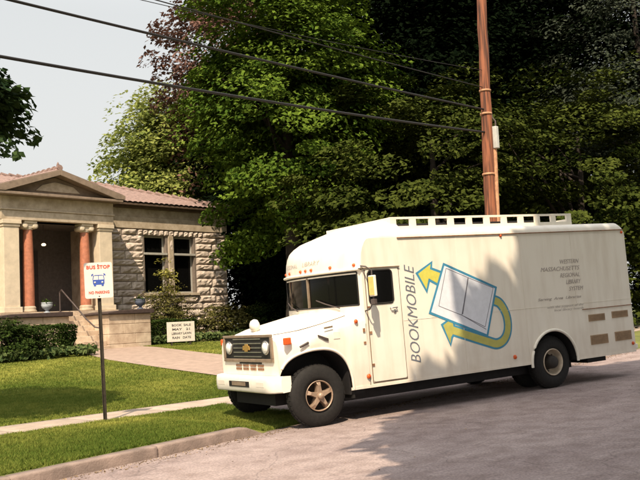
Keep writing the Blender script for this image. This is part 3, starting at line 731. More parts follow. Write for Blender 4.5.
# ---------------------------------------------------------------- signs
def bus_sign():
    a, b = sab(-2.46, 2.85); x, y, z = P(a, b)
    r = thing('bus_stop_sign', 'bus stop sign on a dark steel post in the grass strip', 'sign', (x, y, z), math.radians(-14))
    r.rotation_euler = (math.radians(.0), math.radians(-1.2), math.radians(-14))
    mb = MB(); mb.prism([(-.03, 0), (-.022, 0), (-.022, .03), (.022, .03), (.022, 0), (.03, 0), (.03, .038), (-.03, .038)], 'z', -.15, 2.62); mb.build('post', M['post'], r)
    W, H, zc = .46, .60, 2.36
    rr = .035; out = []
    for sx, sz, a0 in ((1, 1, 0), (-1, 1, 90), (-1, -1, 180), (1, -1, 270)):
        for t in (0, 30, 60, 90):
            q = math.radians(a0+t); out.append((sx*(W/2-rr)+rr*math.cos(q), zc+sz*(H/2-rr)+rr*math.sin(q)))
    pn = MB().prism(out, 'y', -.012, -.006).build('sign_plate', M['sign'], r)
    def put(txt, cz, w, h, m): lettering('lettering', txt, .1, m, pn, basis((0, -.0145, cz), (1,0,0), (0,0,1), (0,-1,0)), fitw=w, fith=h, align='CENTER', bold=.0035, spacing=1.05)
    put('BUS STOP', zc+.195, .385, .062, M['red']); put('NO PARKING', zc-.225, .335, .05, M['red'])
    # bus front pictogram
    mb = MB(); mb.prism([(-.085, zc-.075), (.085, zc-.075), (.095, zc-.05), (.095, zc+.01), (-.095, zc+.01), (-.095, zc-.05)], 'y', -.0145, -.0121)
    mb.prism([(-.08, zc-.1), (-.045, zc-.1), (-.045, zc-.076), (-.08, zc-.076)], 'y', -.0145, -.0121); mb.prism([(.045, zc-.1), (.08, zc-.1), (.08, zc-.076), (.045, zc-.076)], 'y', -.0145, -.0121)
    for s in (-1, 1): mb.prism([(s*.088, zc+.011), (s*.098, zc+.011), (s*.085, zc+.085), (s*.072, zc+.085)], 'y', -.0145, -.0121)
    mb.prism([(-.071, zc+.078), (.071, zc+.078), (.06, zc+.09), (-.06, zc+.09)], 'y', -.0145, -.0121); mb.box(-.004, .004, -.0145, -.0121, zc+.011, zc+.0775)
    for s in (-1, 1): mb.prism([(s*.1, zc+.075), (s*.115, zc+.07), (s*.115, zc+.1), (s*.085, zc+.115), (s*.08, zc+.105)], 'y', -.0145, -.0121)
    mb.build('bus_pictogram', M['signblue'], pn)
    for s in (-1, 1): MB().lathe([(0, -.0035), (.016, -.0025), (.016, 0)], (s*.06, -.0145, zc-.035), 'y', 12).build('pictogram_headlight', M['sign'], pn)
    mb = MB()
    for dz in (.26, -.27): MB().lathe([(0, -.006), (.009, -.005), (.011, 0)], (0, -.012, zc+dz), 'y', 8).build('bolt', M['iron'], r)
bus_sign()
def lawn_sign():
    ax_, by_ = lb(3.35, -3.2); x, y, z = P(ax_, by_)
    r = thing('lawn_sign', 'white notice board on short stakes before the library hedge', 'sign', (x, y, z), math.radians(-4))
    W, H = 1.08, .74; z0 = .16
    pn = MB().box(-W/2, W/2, -.02, .0, z0, z0+H).build('board', M['board'], r, bevel=.006)
    for k, (t, w) in enumerate((('BOOK  SALE', .74), ('MAY   21', .68), ('LIBRARY LAWN', .76), ('RAIN   DATE', .72))):
        lettering('lettering', t, .1, M['ink'], pn, basis((.02, -.023, z0+H-.16-k*.155), (1,0,0), (0,0,1), (0,-1,0)), fitw=w, fith=.085, align='CENTER', bold=.002)
    for s in (-1, 1): MB().box(s*.36-.025, s*.36+.025, .002, .045, -.2, z0+H-.08).build('stake', M['bark'], r)
lawn_sign()

# ---------------------------------------------------------------- utility pole and wires
PA, PB = 8.75, 2.24
px, py, pz = P(PA, PB)
pole = thing('utility_pole', 'tall orange-brown wooden utility pole behind the bus', 'pole', (px, py, pz), PH)
mb = MB(); n = 24; H = 12.5; lean = .47/9.3
mb.tube([(lean*H*i/n+.012*math.sin(i*1.7), .01*math.sin(i*2.3), H*i/n-.3) for i in range(n+1)], [.165-.055*i/n for i in range(n+1)], 18); mb.build('shaft', M['pole'], pole)
mb = MB(); mb.tube([(.155+lean*z, -.11, z) for z in rng(-.2, 5.75, 12)], .06, 10); mb.build('conduit', M['conduit'], pole)
mb = MB(); mb.box(.35, .47, -.24, -.12, 5.40, 5.96); bx_ = mb.build('meter_box', M['meter'], pole, bevel=.015)
mb = MB(); mb.tube([(.42, -.19, 5.98), (.42, -.19, 6.1), (.40, -.12, 6.2), (.36, -.1, 6.55)], .022, 8); mb.build('riser_pipe', M['iron'], pole)
mb = MB()
for z in (4.75, 6.3, 6.9):
    mb.lathe([(.172-.055*z/12.5+.0, -.025), (.18-.055*z/12.5, -.02), (.18-.055*z/12.5, .02), (.172-.055*z/12.5, .025)], (lean*z, 0, z), 'z', 18)
mb.each('band', M['conduit'], pole)
mb = MB(); mb.box(-.9+lean*11.5, .9+lean*11.5, -.2, -.1, 11.4, 11.52); mb.build('crossarm', M['pole'], pole)
mb = MB()
def wire(label, pts, r):
    # pts in (street a, z) at the pole line, catenary-like through them
    P_ = []
    aa, zz = [p[0] for p in pts], [p[1] for p in pts]
    co = np.polyfit(aa, zz, min(2, len(pts)-1))
    for a_ in np.linspace(aa[0], aa[-1], 40): P_.append((*sxy(a_, PB), float(np.polyval(co, a_))))
    o = MB().tube(P_, r, 8).build('power_line', M['wire']); tag(o, label, 'cable', 'overhead cables on the utility pole')
wire('thick lower black cable crossing the sky to the utility pole', [(-26, 5.85), (-3.94, 5.62), (.34, 5.72), (4.4, 5.84), (9.05, 6.16)], .026)
wire('thick upper black cable crossing the sky to the utility pole', [(-26, 6.8), (-3.61, 6.49), (-.75, 6.48), (4.47, 6.6), (9.05, 6.72)], .024)
wire('thin cable above the two thick black cables', [(-26, 7.3), (-.99, 7.13), (.32, 7.12), (2.66, 7.14), (9.1, 7.3)], .011)
wire('thinnest cable at the very top of the sky', [(-26, 7.35), (-1.59, 7.02), (-.89, 7.07), (9.15, 7.75)], .007)

# ---------------------------------------------------------------- bookmobile (local: x back from the front axle, y away from the camera, z up)
bus = thing('bookmobile', 'cream bookmobile bus parked nose to the left at the kerb', 'bus')
bus.rotation_euler = (0, -math.atan(S), 0)
YN, YF = -.06, 2.40; YC = (YN+YF)/2; HW = (YF-YN)/2
R_AX = 5.03
U0 = .93
def bow(y): return -.29*max(0, 1-abs((y-YC)/HW)**2.3)                # front of the cab bows forward in plan
def Htop(u):
    pts = [(0, 2.37), (.005, 2.50), (.02, 2.62), (.05, 2.72), (.10, 2.81), (.18, 2.89), (.30, 2.965), (.5, 3.05), (.8, 3.16), (.93, 3.195), (.95, 3.02), (1.3, 3.03), (6.4, 3.0)]
    for (a0, h0), (a1, h1) in zip(pts, pts[1:]):
        if u <= a1: return h0+(h1-h0)*(u-a0)/(a1-a0)
    return 3.0
us = [0, .0025, .005, .01, .02, .035, .05, .075, .10, .14, .18, .24, .30, .40, .5, .6, .7, .8, .93, .95, 1.3, 2.5, 4, 5.2, 5.9, 6.2, 6.28, 6.32]
ys = [YN, YN+.005, YN+.02, YN+.045, YN+.08, YN+.13, YN+.2, YN+.3, YN+.45, YN+.65, YN+.9]; ys = ys+[YC]+[YF-(y-YN) for y in reversed(ys)]
def roofz(u, y):
    h = Htop(u); e = min(y-YN, YF-y)
    side = min(h, 2.86)
    r = .22
    k = 1 if e >= r else math.sqrt(max(0, 1-(1-e/r)**2))
    k2 = k if u < .945 else (1 if e >= .16 else math.sqrt(max(0, 1-(1-e/.16)**2)))
    z = side+(min(h, 3.0)-side)*k2
    if h > 3.0 and u < .94: z += (h-3.0)*min(1, max(0, (e-.08)/.3))**.7
    if u > 6.2: z -= .10*((u-6.2)/.12)**2
    return z
body = MB()
g = []
for u in us:
    row = []
    for y in ys:
        f = max(0, 1-u/1.2)
        row.append((U0+u+bow(y)*f, y, roofz(u, y)))
    g.append(row)
body.grid(g, True)
# sides as outlines with the rear wheel arch cut out
def arch(cx, cz, r, a0, a1, n=14): return [(cx+r*math.cos(math.radians(a0+(a1-a0)*i/n)), cz+r*math.sin(math.radians(a0+(a1-a0)*i/n))) for i in range(n+1)]
front_edge = [(U0+u, roofz(u, YN)) for u in us if u <= .30]
ol = [(U0+.002, .5)]+[(4.46, .5)]+arch(R_AX, .47, .57, 178, 2)+[(5.62, .46), (7.25, .46), (7.25, 2.76), (7.22, 2.84), (7.1, 2.86), (1.3, 2.86)]+front_edge[::-1]+[(U0+.002, 1.80)]
for y in (YN, YF):
    body.add([(u, y, w) for u, w in ol], [tuple(range(len(ol)))])
body.add([(7.25, YN, .46), (7.25, YF, .46), (7.25, YF, 2.80), (7.25, YN, 2.80)], [(0, 1, 2, 3)])
# arch return
ar = arch(R_AX, .47, .568, 182, -2, 16); MB().grid([[(u, YN+.004, w), (u, YN+.45, w)] for u, w in ar], True).build('wheel_well', M['dark'], bus)
# cab front below and around the windscreen
def cabfront(z0, z1, y0, y1, n=24, d=0): return [[(U0+bow(y)+d, y, z) for y in rng(y0, y1, n)] for z in (z0, z1)]
body.grid(cabfront(1.5, 1.80, YN, YF), True); body.grid(cabfront(2.30, 2.375, YN, YF), True)
body.grid(cabfront(1.80, 2.30, YN, YN+.08, 4), True); body.grid(cabfront(1.80, 2.30, YF-.08, YF, 4), True)
# inner floor and bulkhead keep light from leaking through
body.add([(.9, YN+.47, .64), (7.2, YN+.47, .64), (7.2, YF-.47, .64), (.9, YF-.47, .64)], [(0, 1, 2, 3)])
bo = body.build('body', M['paint'], bus)
# nose: hood and fenders as one loft
def nose_sec(u):
    t = max(0, min(1, (u+.57)/.45)); t = t*t*(3-2*t)
    yn = .17*(1-t)+(-.06)*t
    k = (u+.57)/1.42
    wf = 1.40+.14*k+.10*k*k; wh = 1.485+.27*k
    if u < -.5: q = (-.5-u)/.07; wh -= .05*q*q; wf -= .03*q*q
    if abs(u) < .60: wb = .47+.70*(1-abs(u/.60)**2.5)**(1/2.5)
    elif u < 0: wb = .80
    else: wb = .5
    yf = 2*YC-yn
    side = [(yn+.015, wb), (yn, wb+(wf-wb)*.25), (yn-.0, wb+(wf-wb)*.6), (yn+.012, wf-.10), (yn+.045, wf-.03), (yn+.11, wf), (yn+.24, wf+.03), (yn+.34, wh-.075), (yn+.46, wh-.02), (yn+.65, wh), (YC, wh+.02)]
    return side+[(2*YC-y, z) for y, z in reversed(side[:-1])]
uu = [-.57, -.56, -.54, -.5]+rng(-.46, .57, 34)+[.60, .604, .65, .75, .85, U0]
nz = MB(); nz.grid([[(u, y, z) for y, z in nose_sec(u)] for u in uu], True)
s0 = nose_sec(-.57)
nz.add([(-.57, y, z) for y, z in s0], [tuple(range(len(s0)))])
def farch(g=0):
    o = []
    for q in rng(-.55, .6, 40):
        o.append((q, .47+(.70+g)*max(0, 1-abs(q/(.60+g))**2.5)**(1/2.5)))
    return o+[(.6+g, .5)]

hood = nz.build('hood', M['paint'], bus)
MB().grid([[(u, nose_sec(u)[0][0]+.006, w-.004), (u, .6, w-.004)] for u, w in farch()], True).build('wheel_well', M['dark'], bus)
# wheel arch lip and seams on the nose
mb = MB(); mb.tube([(u, nose_sec(u)[0][0]-.006, w) for u, w in farch(.012) if u > -.53], .022, 8); mb.build('fender_lip', M['paint'], bus)
mb = MB(); mb.tube([(u, YN-.004, w) for u, w in arch(R_AX, .47, .585, 184, -3, 26)], .026, 8); mb.build('fender_lip', M['white'], bus)
mb = MB(); mb.tube([(u, nose_sec(u)[6][0]+.03, nose_sec(u)[6][1]+.012) for u in rng(-.5, .72, 20)], .006, 5); mb.build('hood_seam', M['seam'], hood); mb = MB(); mb.tube([(u, 2*YC-nose_sec(u)[6][0]-.03, nose_sec(u)[6][1]+.012) for u in rng(-.5, .72, 20)], .006, 5); mb.build('hood_seam', M['seam'], hood)
# dark chassis
mb = MB(); mb.box(-.5, .62, .5, 1.85, .35, 1.1); mb.box(.62, 5.75, .25, 2.1, .30, .60); mb.box(.56, .84, .0, 2.33, .42, .9); mb.box(4.45, 5.62, .42, 1.95, .3, 1.05); mb.build('chassis', M['dark'], bus)
mb = MB(); mb.box(5.95, 6.45, .02, .5, .36, .46); mb.build('exhaust_guard', M['dark'], bus)
mb = MB(); mb.prism([(.6, .36), (.64, .36), (.64, .5), (.6, .5)], 'y', -.02, .35); mb.build('mud_flap', M['rubber'], bus)
# grille
gx = -.572
mb = MB(); mb.box(gx-.03, gx, .30, 2.04, 1.4205, 1.465); mb.box(gx-.03, gx, .30, 2.04, 1.035, 1.085); mb.box(gx-.03, gx, .30, .365, 1.0855, 1.42); mb.box(gx-.03, gx, 1.975, 2.04, 1.0855, 1.42)
gr = mb.build('grille', M['surround'], bus, bevel=.008)
MB().box(gx-.012, gx-.002, .3655, 1.9745, 1.0855, 1.42).build('grille_backing', M['grille'], gr)
mb = MB()
for z in (1.12, 1.19, 1.26, 1.33, 1.40): mb.box(gx-.024, gx-.0125, .68, 1.66, z-.008, z+.008)
mb.build('grille_bars', M['chrome'], gr)
mb = MB(); c_y, c_z = 1.17, 1.26
mb.prism([(c_y-.13, c_z-.035), (c_y-.05, c_z-.035), (c_y-.045, c_z-.06), (c_y+.06, c_z-.06), (c_y+.065, c_z-.035), (c_y+.13, c_z-.035), (c_y+.11, c_z+.035), (c_y+.05, c_z+.035), (c_y+.045, c_z+.06), (c_y-.06, c_z+.06), (c_y-.065, c_z+.035), (c_y-.11, c_z+.035)], 'x', gx-.036, gx-.0245); mb.build('badge', M['gold'], gr, bevel=.004)
for y in (.515, 1.825):
    hl = MB().lathe([(0, -.055), (.045, -.05), (.078, -.035), (.086, -.02)], (gx-.012, y, 1.26), 'x', 24).build('headlight', M['lens'], bus)
    MB().lathe([(.086, -.02), (.102, -.03), (.11, -.012), (.11, .0)], (gx-.012, y, 1.26), 'x', 24).build('headlight_ring', M['chrome'], hl)
# valance with slots
mb = MB()
for i in range(4):
    for j in range(2): mb.box(gx-.006, gx+.004, .66+i*.26, .66+i*.26+.2, .905+j*.055, .94+j*.055)
mb.build('valance_slots', M['rust'], hood)
MB().box(gx-.006, gx+.004, .72, 1.5, 1.005, 1.028).build('valance_gap', M['grille'], hood)
# bumper: pressed channel with wrapped ends
bp = []
for i, y in enumerate(rng(.09, 2.25, 28)):
    e = min(y-.09, 2.25-y); d = .16*max(0, 1-e/.2)**2
    x = -.74+d
    bp.append([(x+.16, y, .585), (x+.01, y, .575), (x, y, .595), (x-.012, y, .66), (x-.012, y, .75), (x, y, .81), (x+.012, y, .828), (x+.16, y, .82)])
b_ = MB().grid(bp, True); b_.add(bp[0], [tuple(range(8))]); b_.add(bp[-1], [tuple(range(8))])
bm_ = b_.build('bumper', M['white'], bus)
MB().box(-.757, -.75, .86, 1.58, .655, .745).build('licence_recess', M['grille'], bm_, bevel=.004)
MB().box(-.763, -.7575, .98, 1.46, .675, .735).build('licence_plate', M['surround'], bm_)
mb = MB(); mb.box(-.755, -.751, .36, .62, .67, .745); mb.box(-.755, -.751, 1.75, 2.0, .67, .745); mb.each('step_pad', M['paint'], bm_, bevel=.002)
mb = MB(); mb.box(-.6, -.5, .5, .6, .6, .80); mb.box(-.6, -.5, 1.75, 1.85, .6, .80); mb.each('bumper_bracket', M['dark'], bm_)
# round hood mirror
mr = MB().lathe([(0, -.075), (.045, -.068), (.085, -.045), (.105, 0), (.098, .04), (.06, .07), (0, .08)], (-.48, 1.06, 1.605), 'x', 24).build('hood_mirror', M['white'], bus)
MB().tube([(-.48, 1.06, 1.60), (-.40, 1.06, 1.50)], .015, 8).build('mirror_stalk', M['chrome'], mr)
# turn signals, side markers, clearance lamps
def lamp(u, y, w, r, axis, name='marker_light', h=.03):
    sgn = -1
    o = MB().lathe([(0, sgn*h), (r*.7, sgn*h*.85), (r, sgn*h*.3), (r, 0)], (u, y, w), axis, 14).build(name, M['amber'], bus); return o
o = MB(); o.box(-.52, -.40, .02, .085, 1.29, 1.40); o.build('turn_signal', M['amber'], bus, bevel=.015)
o = MB(); o.box(-.52, -.40, 2.255, 2.32, 1.29, 1.40); o.build('turn_signal', M['amber'], bus, bevel=.015)
o = MB(); o.tube([(-.3, -.045, 1.24), (-.16, -.075, 1.30)], .018, 8); o.build('antenna_mount', M['iron'], bus)
mb = MB(); mb.prism([(.02, 1.40), (.20, 1.33), (.20, 1.29), (.15, 1.30), (.02, 1.375)], 'y', -.08, -.061); mb.build('hood_latch', M['iron'], bus)
mb = MB(); mb.prism([(.30, 1.31), (.42, 1.31), (.42, 1.42), (.30, 1.42)], 'y', -.068, -.061); mb.build('fender_badge', M['white'], bus, bevel=.003)
mb = MB(); mb.prism([(.14, 1.475), (.30, 1.49), (.30, 1.52), (.14, 1.505)], 'y', -.068, -.061); mb.build('hood_badge', M['surround'], bus)
for u, w, r in ((4.04, .66, .04), (.90, .67, .04), (.74, 1.55, .035), (3.97, 2.82, .028), (7.17, 2.80, .028), (7.17, .62, .035)): lamp(u, YN-.001, w, r, 'y')
for y in (.06, .52, 1.02, 1.2, 1.38, 1.9, 2.32):
    u = U0+bow(y)+.012; lamp(u, y, 2.445, .03, 'x', 'clearance_light', .035)
# visor lip under the dome
mb = MB(); vis = []
for y in rng(YN-.02, YF+.02, 30):
    x = U0+bow(y); vis.append([(x+.03, y, 2.40), (x-.035, y, 2.395), (x-.05, y, 2.375), (x-.04, y, 2.355), (x+.03, y, 2.352)])
mb.grid(vis, True); mb.build('visor_lip', M['white'], bus)
# windscreen: two curved panes and centre bar
def ws(y0, y1, name):
    zz0, zz1 = 1.815, 2.335; P_ = []
    for z in rng(zz0, zz1, 8):
        row = []
        for y in rng(y0, y1, 14):
            row.append((U0+bow(y)+.03-.012, y, z))
        P_.append(row)
    return MB().grid(P_, True).build(name, M['glass'], bus)
ws(YN+.085, YC-.02, 'windscreen'); ws(YC+.02, YF-.085, 'windscreen')
mb = MB(); mb.box(U0+bow(YC)-.01, U0+bow(YC)+.03, YC-.02, YC+.02, 1.80, 2.34); mb.build('windscreen_bar', M['surround'], bus)
mb = MB()
for z in (1.805, 2.335): mb.tube([(U0+bow(y)+.0, y, z) for y in rng(YN+.08, YF-.08, 30)], .014, 6)
for y in (YN+.08, YF-.08): mb.tube([(U0+bow(y), y, z) for z in rng(1.805, 2.335, 4)], .014, 6)
mb.build('windscreen_seal', M['rubber'], bus)
for y0, dy in ((.35, .55), (1.55, .55)):
    mb = MB(); mb.tube([(U0+bow(y0)-.03, y0, 1.775), (U0+bow(y0+dy*.5)-.04, y0+dy*.55, 1.86), (U0+bow(y0+dy)-.025, y0+dy, 1.93)], .01, 6); mb.build('wiper', M['iron'], bus)
# steering wheel seen low in the windscreen is left to the dark glass; side window
def rrect(u0, u1, w0, w1, r, n=4):
    o = []
    for cx, cz, a0 in ((u1-r, w1-r, 0), (u0+r, w1-r, 90), (u0+r, w0+r, 180), (u1-r, w0+r, 270)):
        for i in range(n+1): q = math.radians(a0+90*i/n); o.append((cx+r*math.cos(q), cz+r*math.sin(q)))
    return o
door = MB().prism(rrect(.99, 1.645, .57, 2.345, .03), 'y', YN-.014, YN-.001).build('door', M['paint'], bus, bevel=.005)
mb = MB(); o_ = rrect(1.03, 1.50, 1.80, 2.335, .06); mb.tube([(u, YN-.016, w) for u, w in o_+o_[:1]], .016, 6); wn = mb.build('door_window', M['rubber'], door)
MB().prism(rrect(1.032, 1.498, 1.802, 2.333, .058), 'y', YN-.019, YN-.0145).build('pane', M['glass'], wn)
mb = MB(); mb.tube([(1.42, YN-.02, 1.715), (1.42, YN-.05, 1.715), (1.54, YN-.05, 1.715), (1.54, YN-.02, 1.715)], .012, 6); mb.lathe([(0, -.02), (.028, -.018), (.03, 0)], (1.50, YN-.014, 1.66), 'y', 12); mb.build('handle', M['chrome'], door)
mb = MB(); mb.box(.975, .988, YN-.004, YN-.001, .55, 2.36); mb.box(1.647, 1.66, YN-.004, YN-.001, .55, 2.36); mb.box(.988, 1.647, YN-.004, YN-.001, .548, .565); mb.each('door_seam', M['seam'], bus)
mb = MB(); mb.box(.98, 1.02, YN-.026, YN-.0145, 1.74, 1.77); mb.box(.98, 1.02, YN-.026, YN-.0145, .82, .86); mb.box(.98, 1.02, YN-.026, YN-.0145, 1.33, 1.37); mb.each('hinge', M['rust'], door)
mb = MB(); mb.box(.86, .90, YN-.012, YN-.001, 1.37, 1.43); mb.box(.86, .90, YN-.012, YN-.001, 1.18, 1.22); mb.each('hinge', M['rust'], bus)
MB().box(.86, 1.67, YN-.03, YN-.001, 2.372, 2.39).build('drip_rail', M['surround'], bus, bevel=.004)
MB().box(1.68, 7.21, YN-.022, YN-.001, 2.842, 2.858).build('drip_rail', M['rust'], bus, bevel=.004)
MB().box(5.86, 7.235, YN-.014, YN-.001, 1.362, 1.376).build('side_rail', M['rust'], bus)
MB().box(1.68, 7.235, YN-.004, YN-.001, 1.488, 1.494).build('panel_seam', M['paint'], bus)
mb = MB(); mb.box(.56, 4.42, YN-.006, YN+.01, .488, .53); mb.box(5.64, 7.24, YN-.006, YN+.01, .452, .485); mb.each('skirt_rail', M['paint'], bus)
mb = MB(); mb.box(7.252, 7.34, YN+.02, YF-.02, .50, .60); mb.build('rear_bumper', M['white'], bus, bevel=.015)
for u in (2.93, 4.40, 5.72): MB().box(u, u+.008, YN-.004, YN-.001, 1.50 if u > 4.5 else .54, 2.84).build('panel_seam', M['paint'], bus)
# vents
for u0, u1, w0, w1 in ((6.0, 6.45, 1.13, 1.26), (6.65, 7.11, 1.145, 1.275), (6.0, 6.48, .69, .87), (6.68, 7.15, .70, .88)):
    v = MB().prism([(u0, w0), (u1, w0), (u1, w1), (u0, w1)], 'y', YN-.008, YN-.001).build('vent', M['tan'], bus)
    mb = MB(); k = int((w1-w0)/.028)
    for i in range(k): z = w0+.012+(w1-w0-.02)*i/k; mb.add([(u0+.012, YN-.0085, z), (u1-.012, YN-.0085, z), (u1-.012, YN-.02, z+.018), (u0+.012, YN-.02, z+.018)], [(0, 1, 2, 3)])
    mb.build('louvres', M['tan'], v)
# roof rack parapets
for y0, y1 in ((.16, .20), (2.14, 2.18)):
    mb = MB(); zt, zb = 3.22, 3.02
    mb.box(1.74, 6.06, y0, y1, zt-.035, zt); mb.box(1.74, 6.06, y0, y1, zb-.06, zb+.045)
    n = 10; pw = .13; gap = (4.32-(n+1)*pw)/n
    for i in range(n+1):
        x = 1.74+i*(gap+pw); mb.box(x, x+pw, y0+.002, y1-.002, zb+.045, zt-.035)
    mb.build('roof_rack', M['white'], bus)
mb = MB(); mb.box(6.02, 6.058, .202, 2.138, 2.98, 3.12); mb.box(1.745, 1.78, .202, 2.138, 3.02, 3.218); mb.each('roof_rack_end', M['white'], bus)
MB().box(2.2, 5.6, .7, 1.65, 3.02, 3.16).build('roof_hatch', M['dark'], bus)
# side mirror
mm = MB().box(.90, .945, -.43, -.27, 1.92, 2.25).build('side_mirror', M['white'], bus, bevel=.012)
MB().box(.888, .898, -.415, -.285, 1.94, 2.23).build('mirror_back', M['mirroryellow'], mm, bevel=.004)
mb = MB(); mb.tube([(.92, YN, 2.42), (.92, -.2, 2.40), (.92, -.35, 2.33), (.92, -.35, 1.85), (.93, -.2, 1.72), (.94, YN, 1.70)], .012, 8); mb.build('mirror_bracket', M['iron'], mm)
mb = MB(); mb.box(.89, .95, -.40, -.30, 1.79, 1.88); mb.build('mirror_clamp', M['iron'], mm, bevel=.01)
# wheels
def wheel(cx, y0, cz, front, side=-1, steer=0):
    # y0: outer face, axle points to +y (side -1 shows to the camera)
    r = .472; w = .235
    o = bpy.data.objects.new('wheel', None); COL.objects.link(o); o.parent = bus; o.location = (cx, y0, cz); o.rotation_euler = (0, 0, steer if side < 0 else PI)
    ty = MB(); ty.lathe([(.225, .035), (.24, .01), (.30, -.006), (.39, .002), (.447, .03), (.466, .05), (.470, .075), (.472, w/2), (.470, w-.075), (.466, w-.05), (.44, w-.03), (.40, w), (.29, w), (.22, w-.02)], (0, 0, 0), 'y', 56)
    tyo = ty.build('tyre', M['rubber'], o)
    tr = MB()
    for k in range(40):
        q = 2*PI*k/40
        for y_a, y_b, off in ((.06, .105, 0), (.13, .175, .5)):
            q2 = q+off*2*PI/40; c, s = math.cos(q2), math.sin(q2); d = .028
            vs = []
            for rr in (.462, .480):
                for yy in (y_a, y_b):
                    for dd in (-d, d): vs.append((c*rr-s*dd, yy, s*rr+c*dd))
            tr.add(vs, [(4, 5, 7, 6), (0, 1, 5, 4), (2, 3, 7, 6), (0, 2, 6, 4), (1, 3, 7, 5)])
    tr.build('tread', M['rubber'], tyo)
    if front:
        rm = MB(); rm.lathe([(.23, .04), (.238, .0), (.228, -.008), (.218, .01), (.212, .10), (.0, .11)], (0, 0, 0), 'y', 40); rim = rm.build('rim', M['rimdark'], o)
        MB().lathe([(.228, -.004), (.236, -.012), (.224, -.014), (.216, .012)], (0, 0, 0), 'y', 40).build('rim_edge', M['rim'], rim)
        sp = MB()
        for k in range(5):
            q = PI/2+2*PI*k/5; c, s = math.cos(q), math.sin(q)
            pts = [(.03, .045), (.10, .034), (.16, .024), (.217, .038)]
            top = [(c*a_-s*h, -.03+.16*(a_ > .2)*.2, s*a_+c*h) for a_, h in pts]+[(c*a_+s*h, -.03+.16*(a_ > .2)*.2, s*a_-c*h) for a_, h in reversed(pts)]
            sp.add(top+[(x, .09, z) for x, y, z in top], [tuple(range(8))]+[(i, (i+1) % 8, (i+1) % 8+8, i+8) for i in range(8)])
        sp.build('spokes', M['rim'], rim, bevel=.006)
        MB().lathe([(0, -.085), (.035, -.08), (.048, -.06), (.05, -.02), (.05, .09)], (0, 0, 0), 'y', 20).build('hub', M['rim'], rim)
    else:
        rm = MB(); rm.lathe([(.235, .05), (.246, .0), (.236, -.012), (.225, .0), (.215, .07), (.18, .15), (.12, .17)], (0, 0, 0), 'y', 40); rim = rm.build('rim', M['rimpale'], o)
        MB().lathe([(.15, .165), (.13, .12), (.115, .0), (.10, -.03), (.07, -.045), (0, -.047)], (0, 0, 0), 'y', 24).build('hub', M['rimdark'], rim)
        nu = MB()
        for k in range(8): q = 2*PI*k/8; nu.lathe([(0, -.03), (.014, -.028), (.016, 0)], (.165*math.cos(q), .158, .165*math.sin(q)), 'y', 6)
        nu.build('nuts', M['iron'], rim)
    return o
wheel(0, .0, .472, True, -1, math.radians(-4)); wheel(0, 2.32, .55, True, 1)
wheel(R_AX, .0, .472, False); wheel(R_AX, .50, .472, False); wheel(R_AX, 2.32, .485, False, 1)
# lettering on the side: text plane seen from -y
EX, EZ_, EN = (1,0,0), (0,0,1), (0,-1,0)
lettering('lettering', 'BOOKMOBILE', .2, M['letter'], bus, basis((1.955, YN-.003, .76), (0.012,0,1), (-1,0,0.012), EN), fitw=1.62, fith=.20, shear=.32, bold=-.001)
for k, (t, w) in enumerate((('WESTERN', .50), ('MASSACHUSETTS', 1.02), ('REGIONAL', .52), ('LIBRARY', .40), ('SYSTEM', .38))):
    lettering('lettering', t, .09, M['letterfaded'], bus, basis((5.88+(.05 if k == 4 else 0), YN-.003, 2.255-k*.128), EX, EZ_, EN), fitw=w, fith=.078, align='RIGHT', shear=.3)
lettering('lettering', 'Serving  Area  Libraries', .07, M['letterfaded'], bus, basis((5.86, YN-.003, 1.60), EX, EZ_, EN), fitw=1.13, fith=.066, align='RIGHT', shear=.3)
lettering('lettering', 'with the support of the\nlocal library boards', .05, M['letterghost'], bus, basis((5.90, YN-.003, 1.45), EX, EZ_, EN), fitw=.95, fith=.12, align='RIGHT', shear=.3)
# header lettering on the curved dome
def dome_text(txt, y0, y1, zc, h, m):
    me = text_mesh(txt, .1, shear=.2); co = np.empty(len(me.vertices)*3); me.vertices.foreach_get('co', co); co = co.reshape(-1, 3)
    x0, x1 = co[:,0].min(), co[:,0].max(); hh = co[:,1].max()
    q = np.empty_like(co)
    for i, (x, y, z) in enumerate(co):
        Y = y0+(y1-y0)*(x-x0)/(x1-x0); Z = zc+h*y/hh
        # follow the dome: find u with Htop(u)=Z
        u = next((u_ for u_ in rng(0, .4, 200) if Htop(u_) >= Z), .4)
        q[i] = (U0+u+bow(Y)*(1-u/1.2)-.006-(0.002 if z > 0 else 0), Y, Z)
    me.vertices.foreach_set('co', q.ravel()); me.update(); me.materials.clear(); me.materials.append(m); me.name = 'lettering'
    o = bpy.data.objects.new('lettering', me); COL.objects.link(o); o.parent = bus
dome_text('REGIONAL', 2.16, 1.5, 2.53, .07, M['letterghost']); dome_text('LIBRARY', 1.32, .78, 2.53, .07, M['letterghost'])
# emblem: arrows curling round an open book
emb = bpy.data.objects.new('emblem', None); COL.objects.link(emb); emb.parent = bus
def flat(poly, y0, y1, name, m, par=emb): return MB().prism(poly, 'y', y0, y1).build(name, m, par)
def grow(poly, d):
    n = len(poly); A = sum(poly[i][0]*poly[(i+1) % n][1]-poly[(i+1) % n][0]*poly[i][1] for i in range(n)); sg = 1 if A > 0 else -1; out = []
    for i in range(n):
        p0, p1, p2 = Vector(poly[i-1]), Vector(poly[i]), Vector(poly[(i+1) % n])
        e1, e2 = (p1-p0).normalized(), (p2-p1).normalized(); n1, n2 = Vector((e1.y, -e1.x))*sg, Vector((e2.y, -e2.x))*sg
        b = n1+n2; k = d*2/max(.5, b.length_squared) if b.length > .2 else d
        out.append(tuple(p1+b*min(k, 2.2*d)))
    return out
y = YN-.001
a1 = [(2.06, 2.235), (2.34, 2.385), (2.315, 2.30), (2.60, 2.20), (2.52, 2.02), (2.27, 2.15), (2.205, 1.97)]
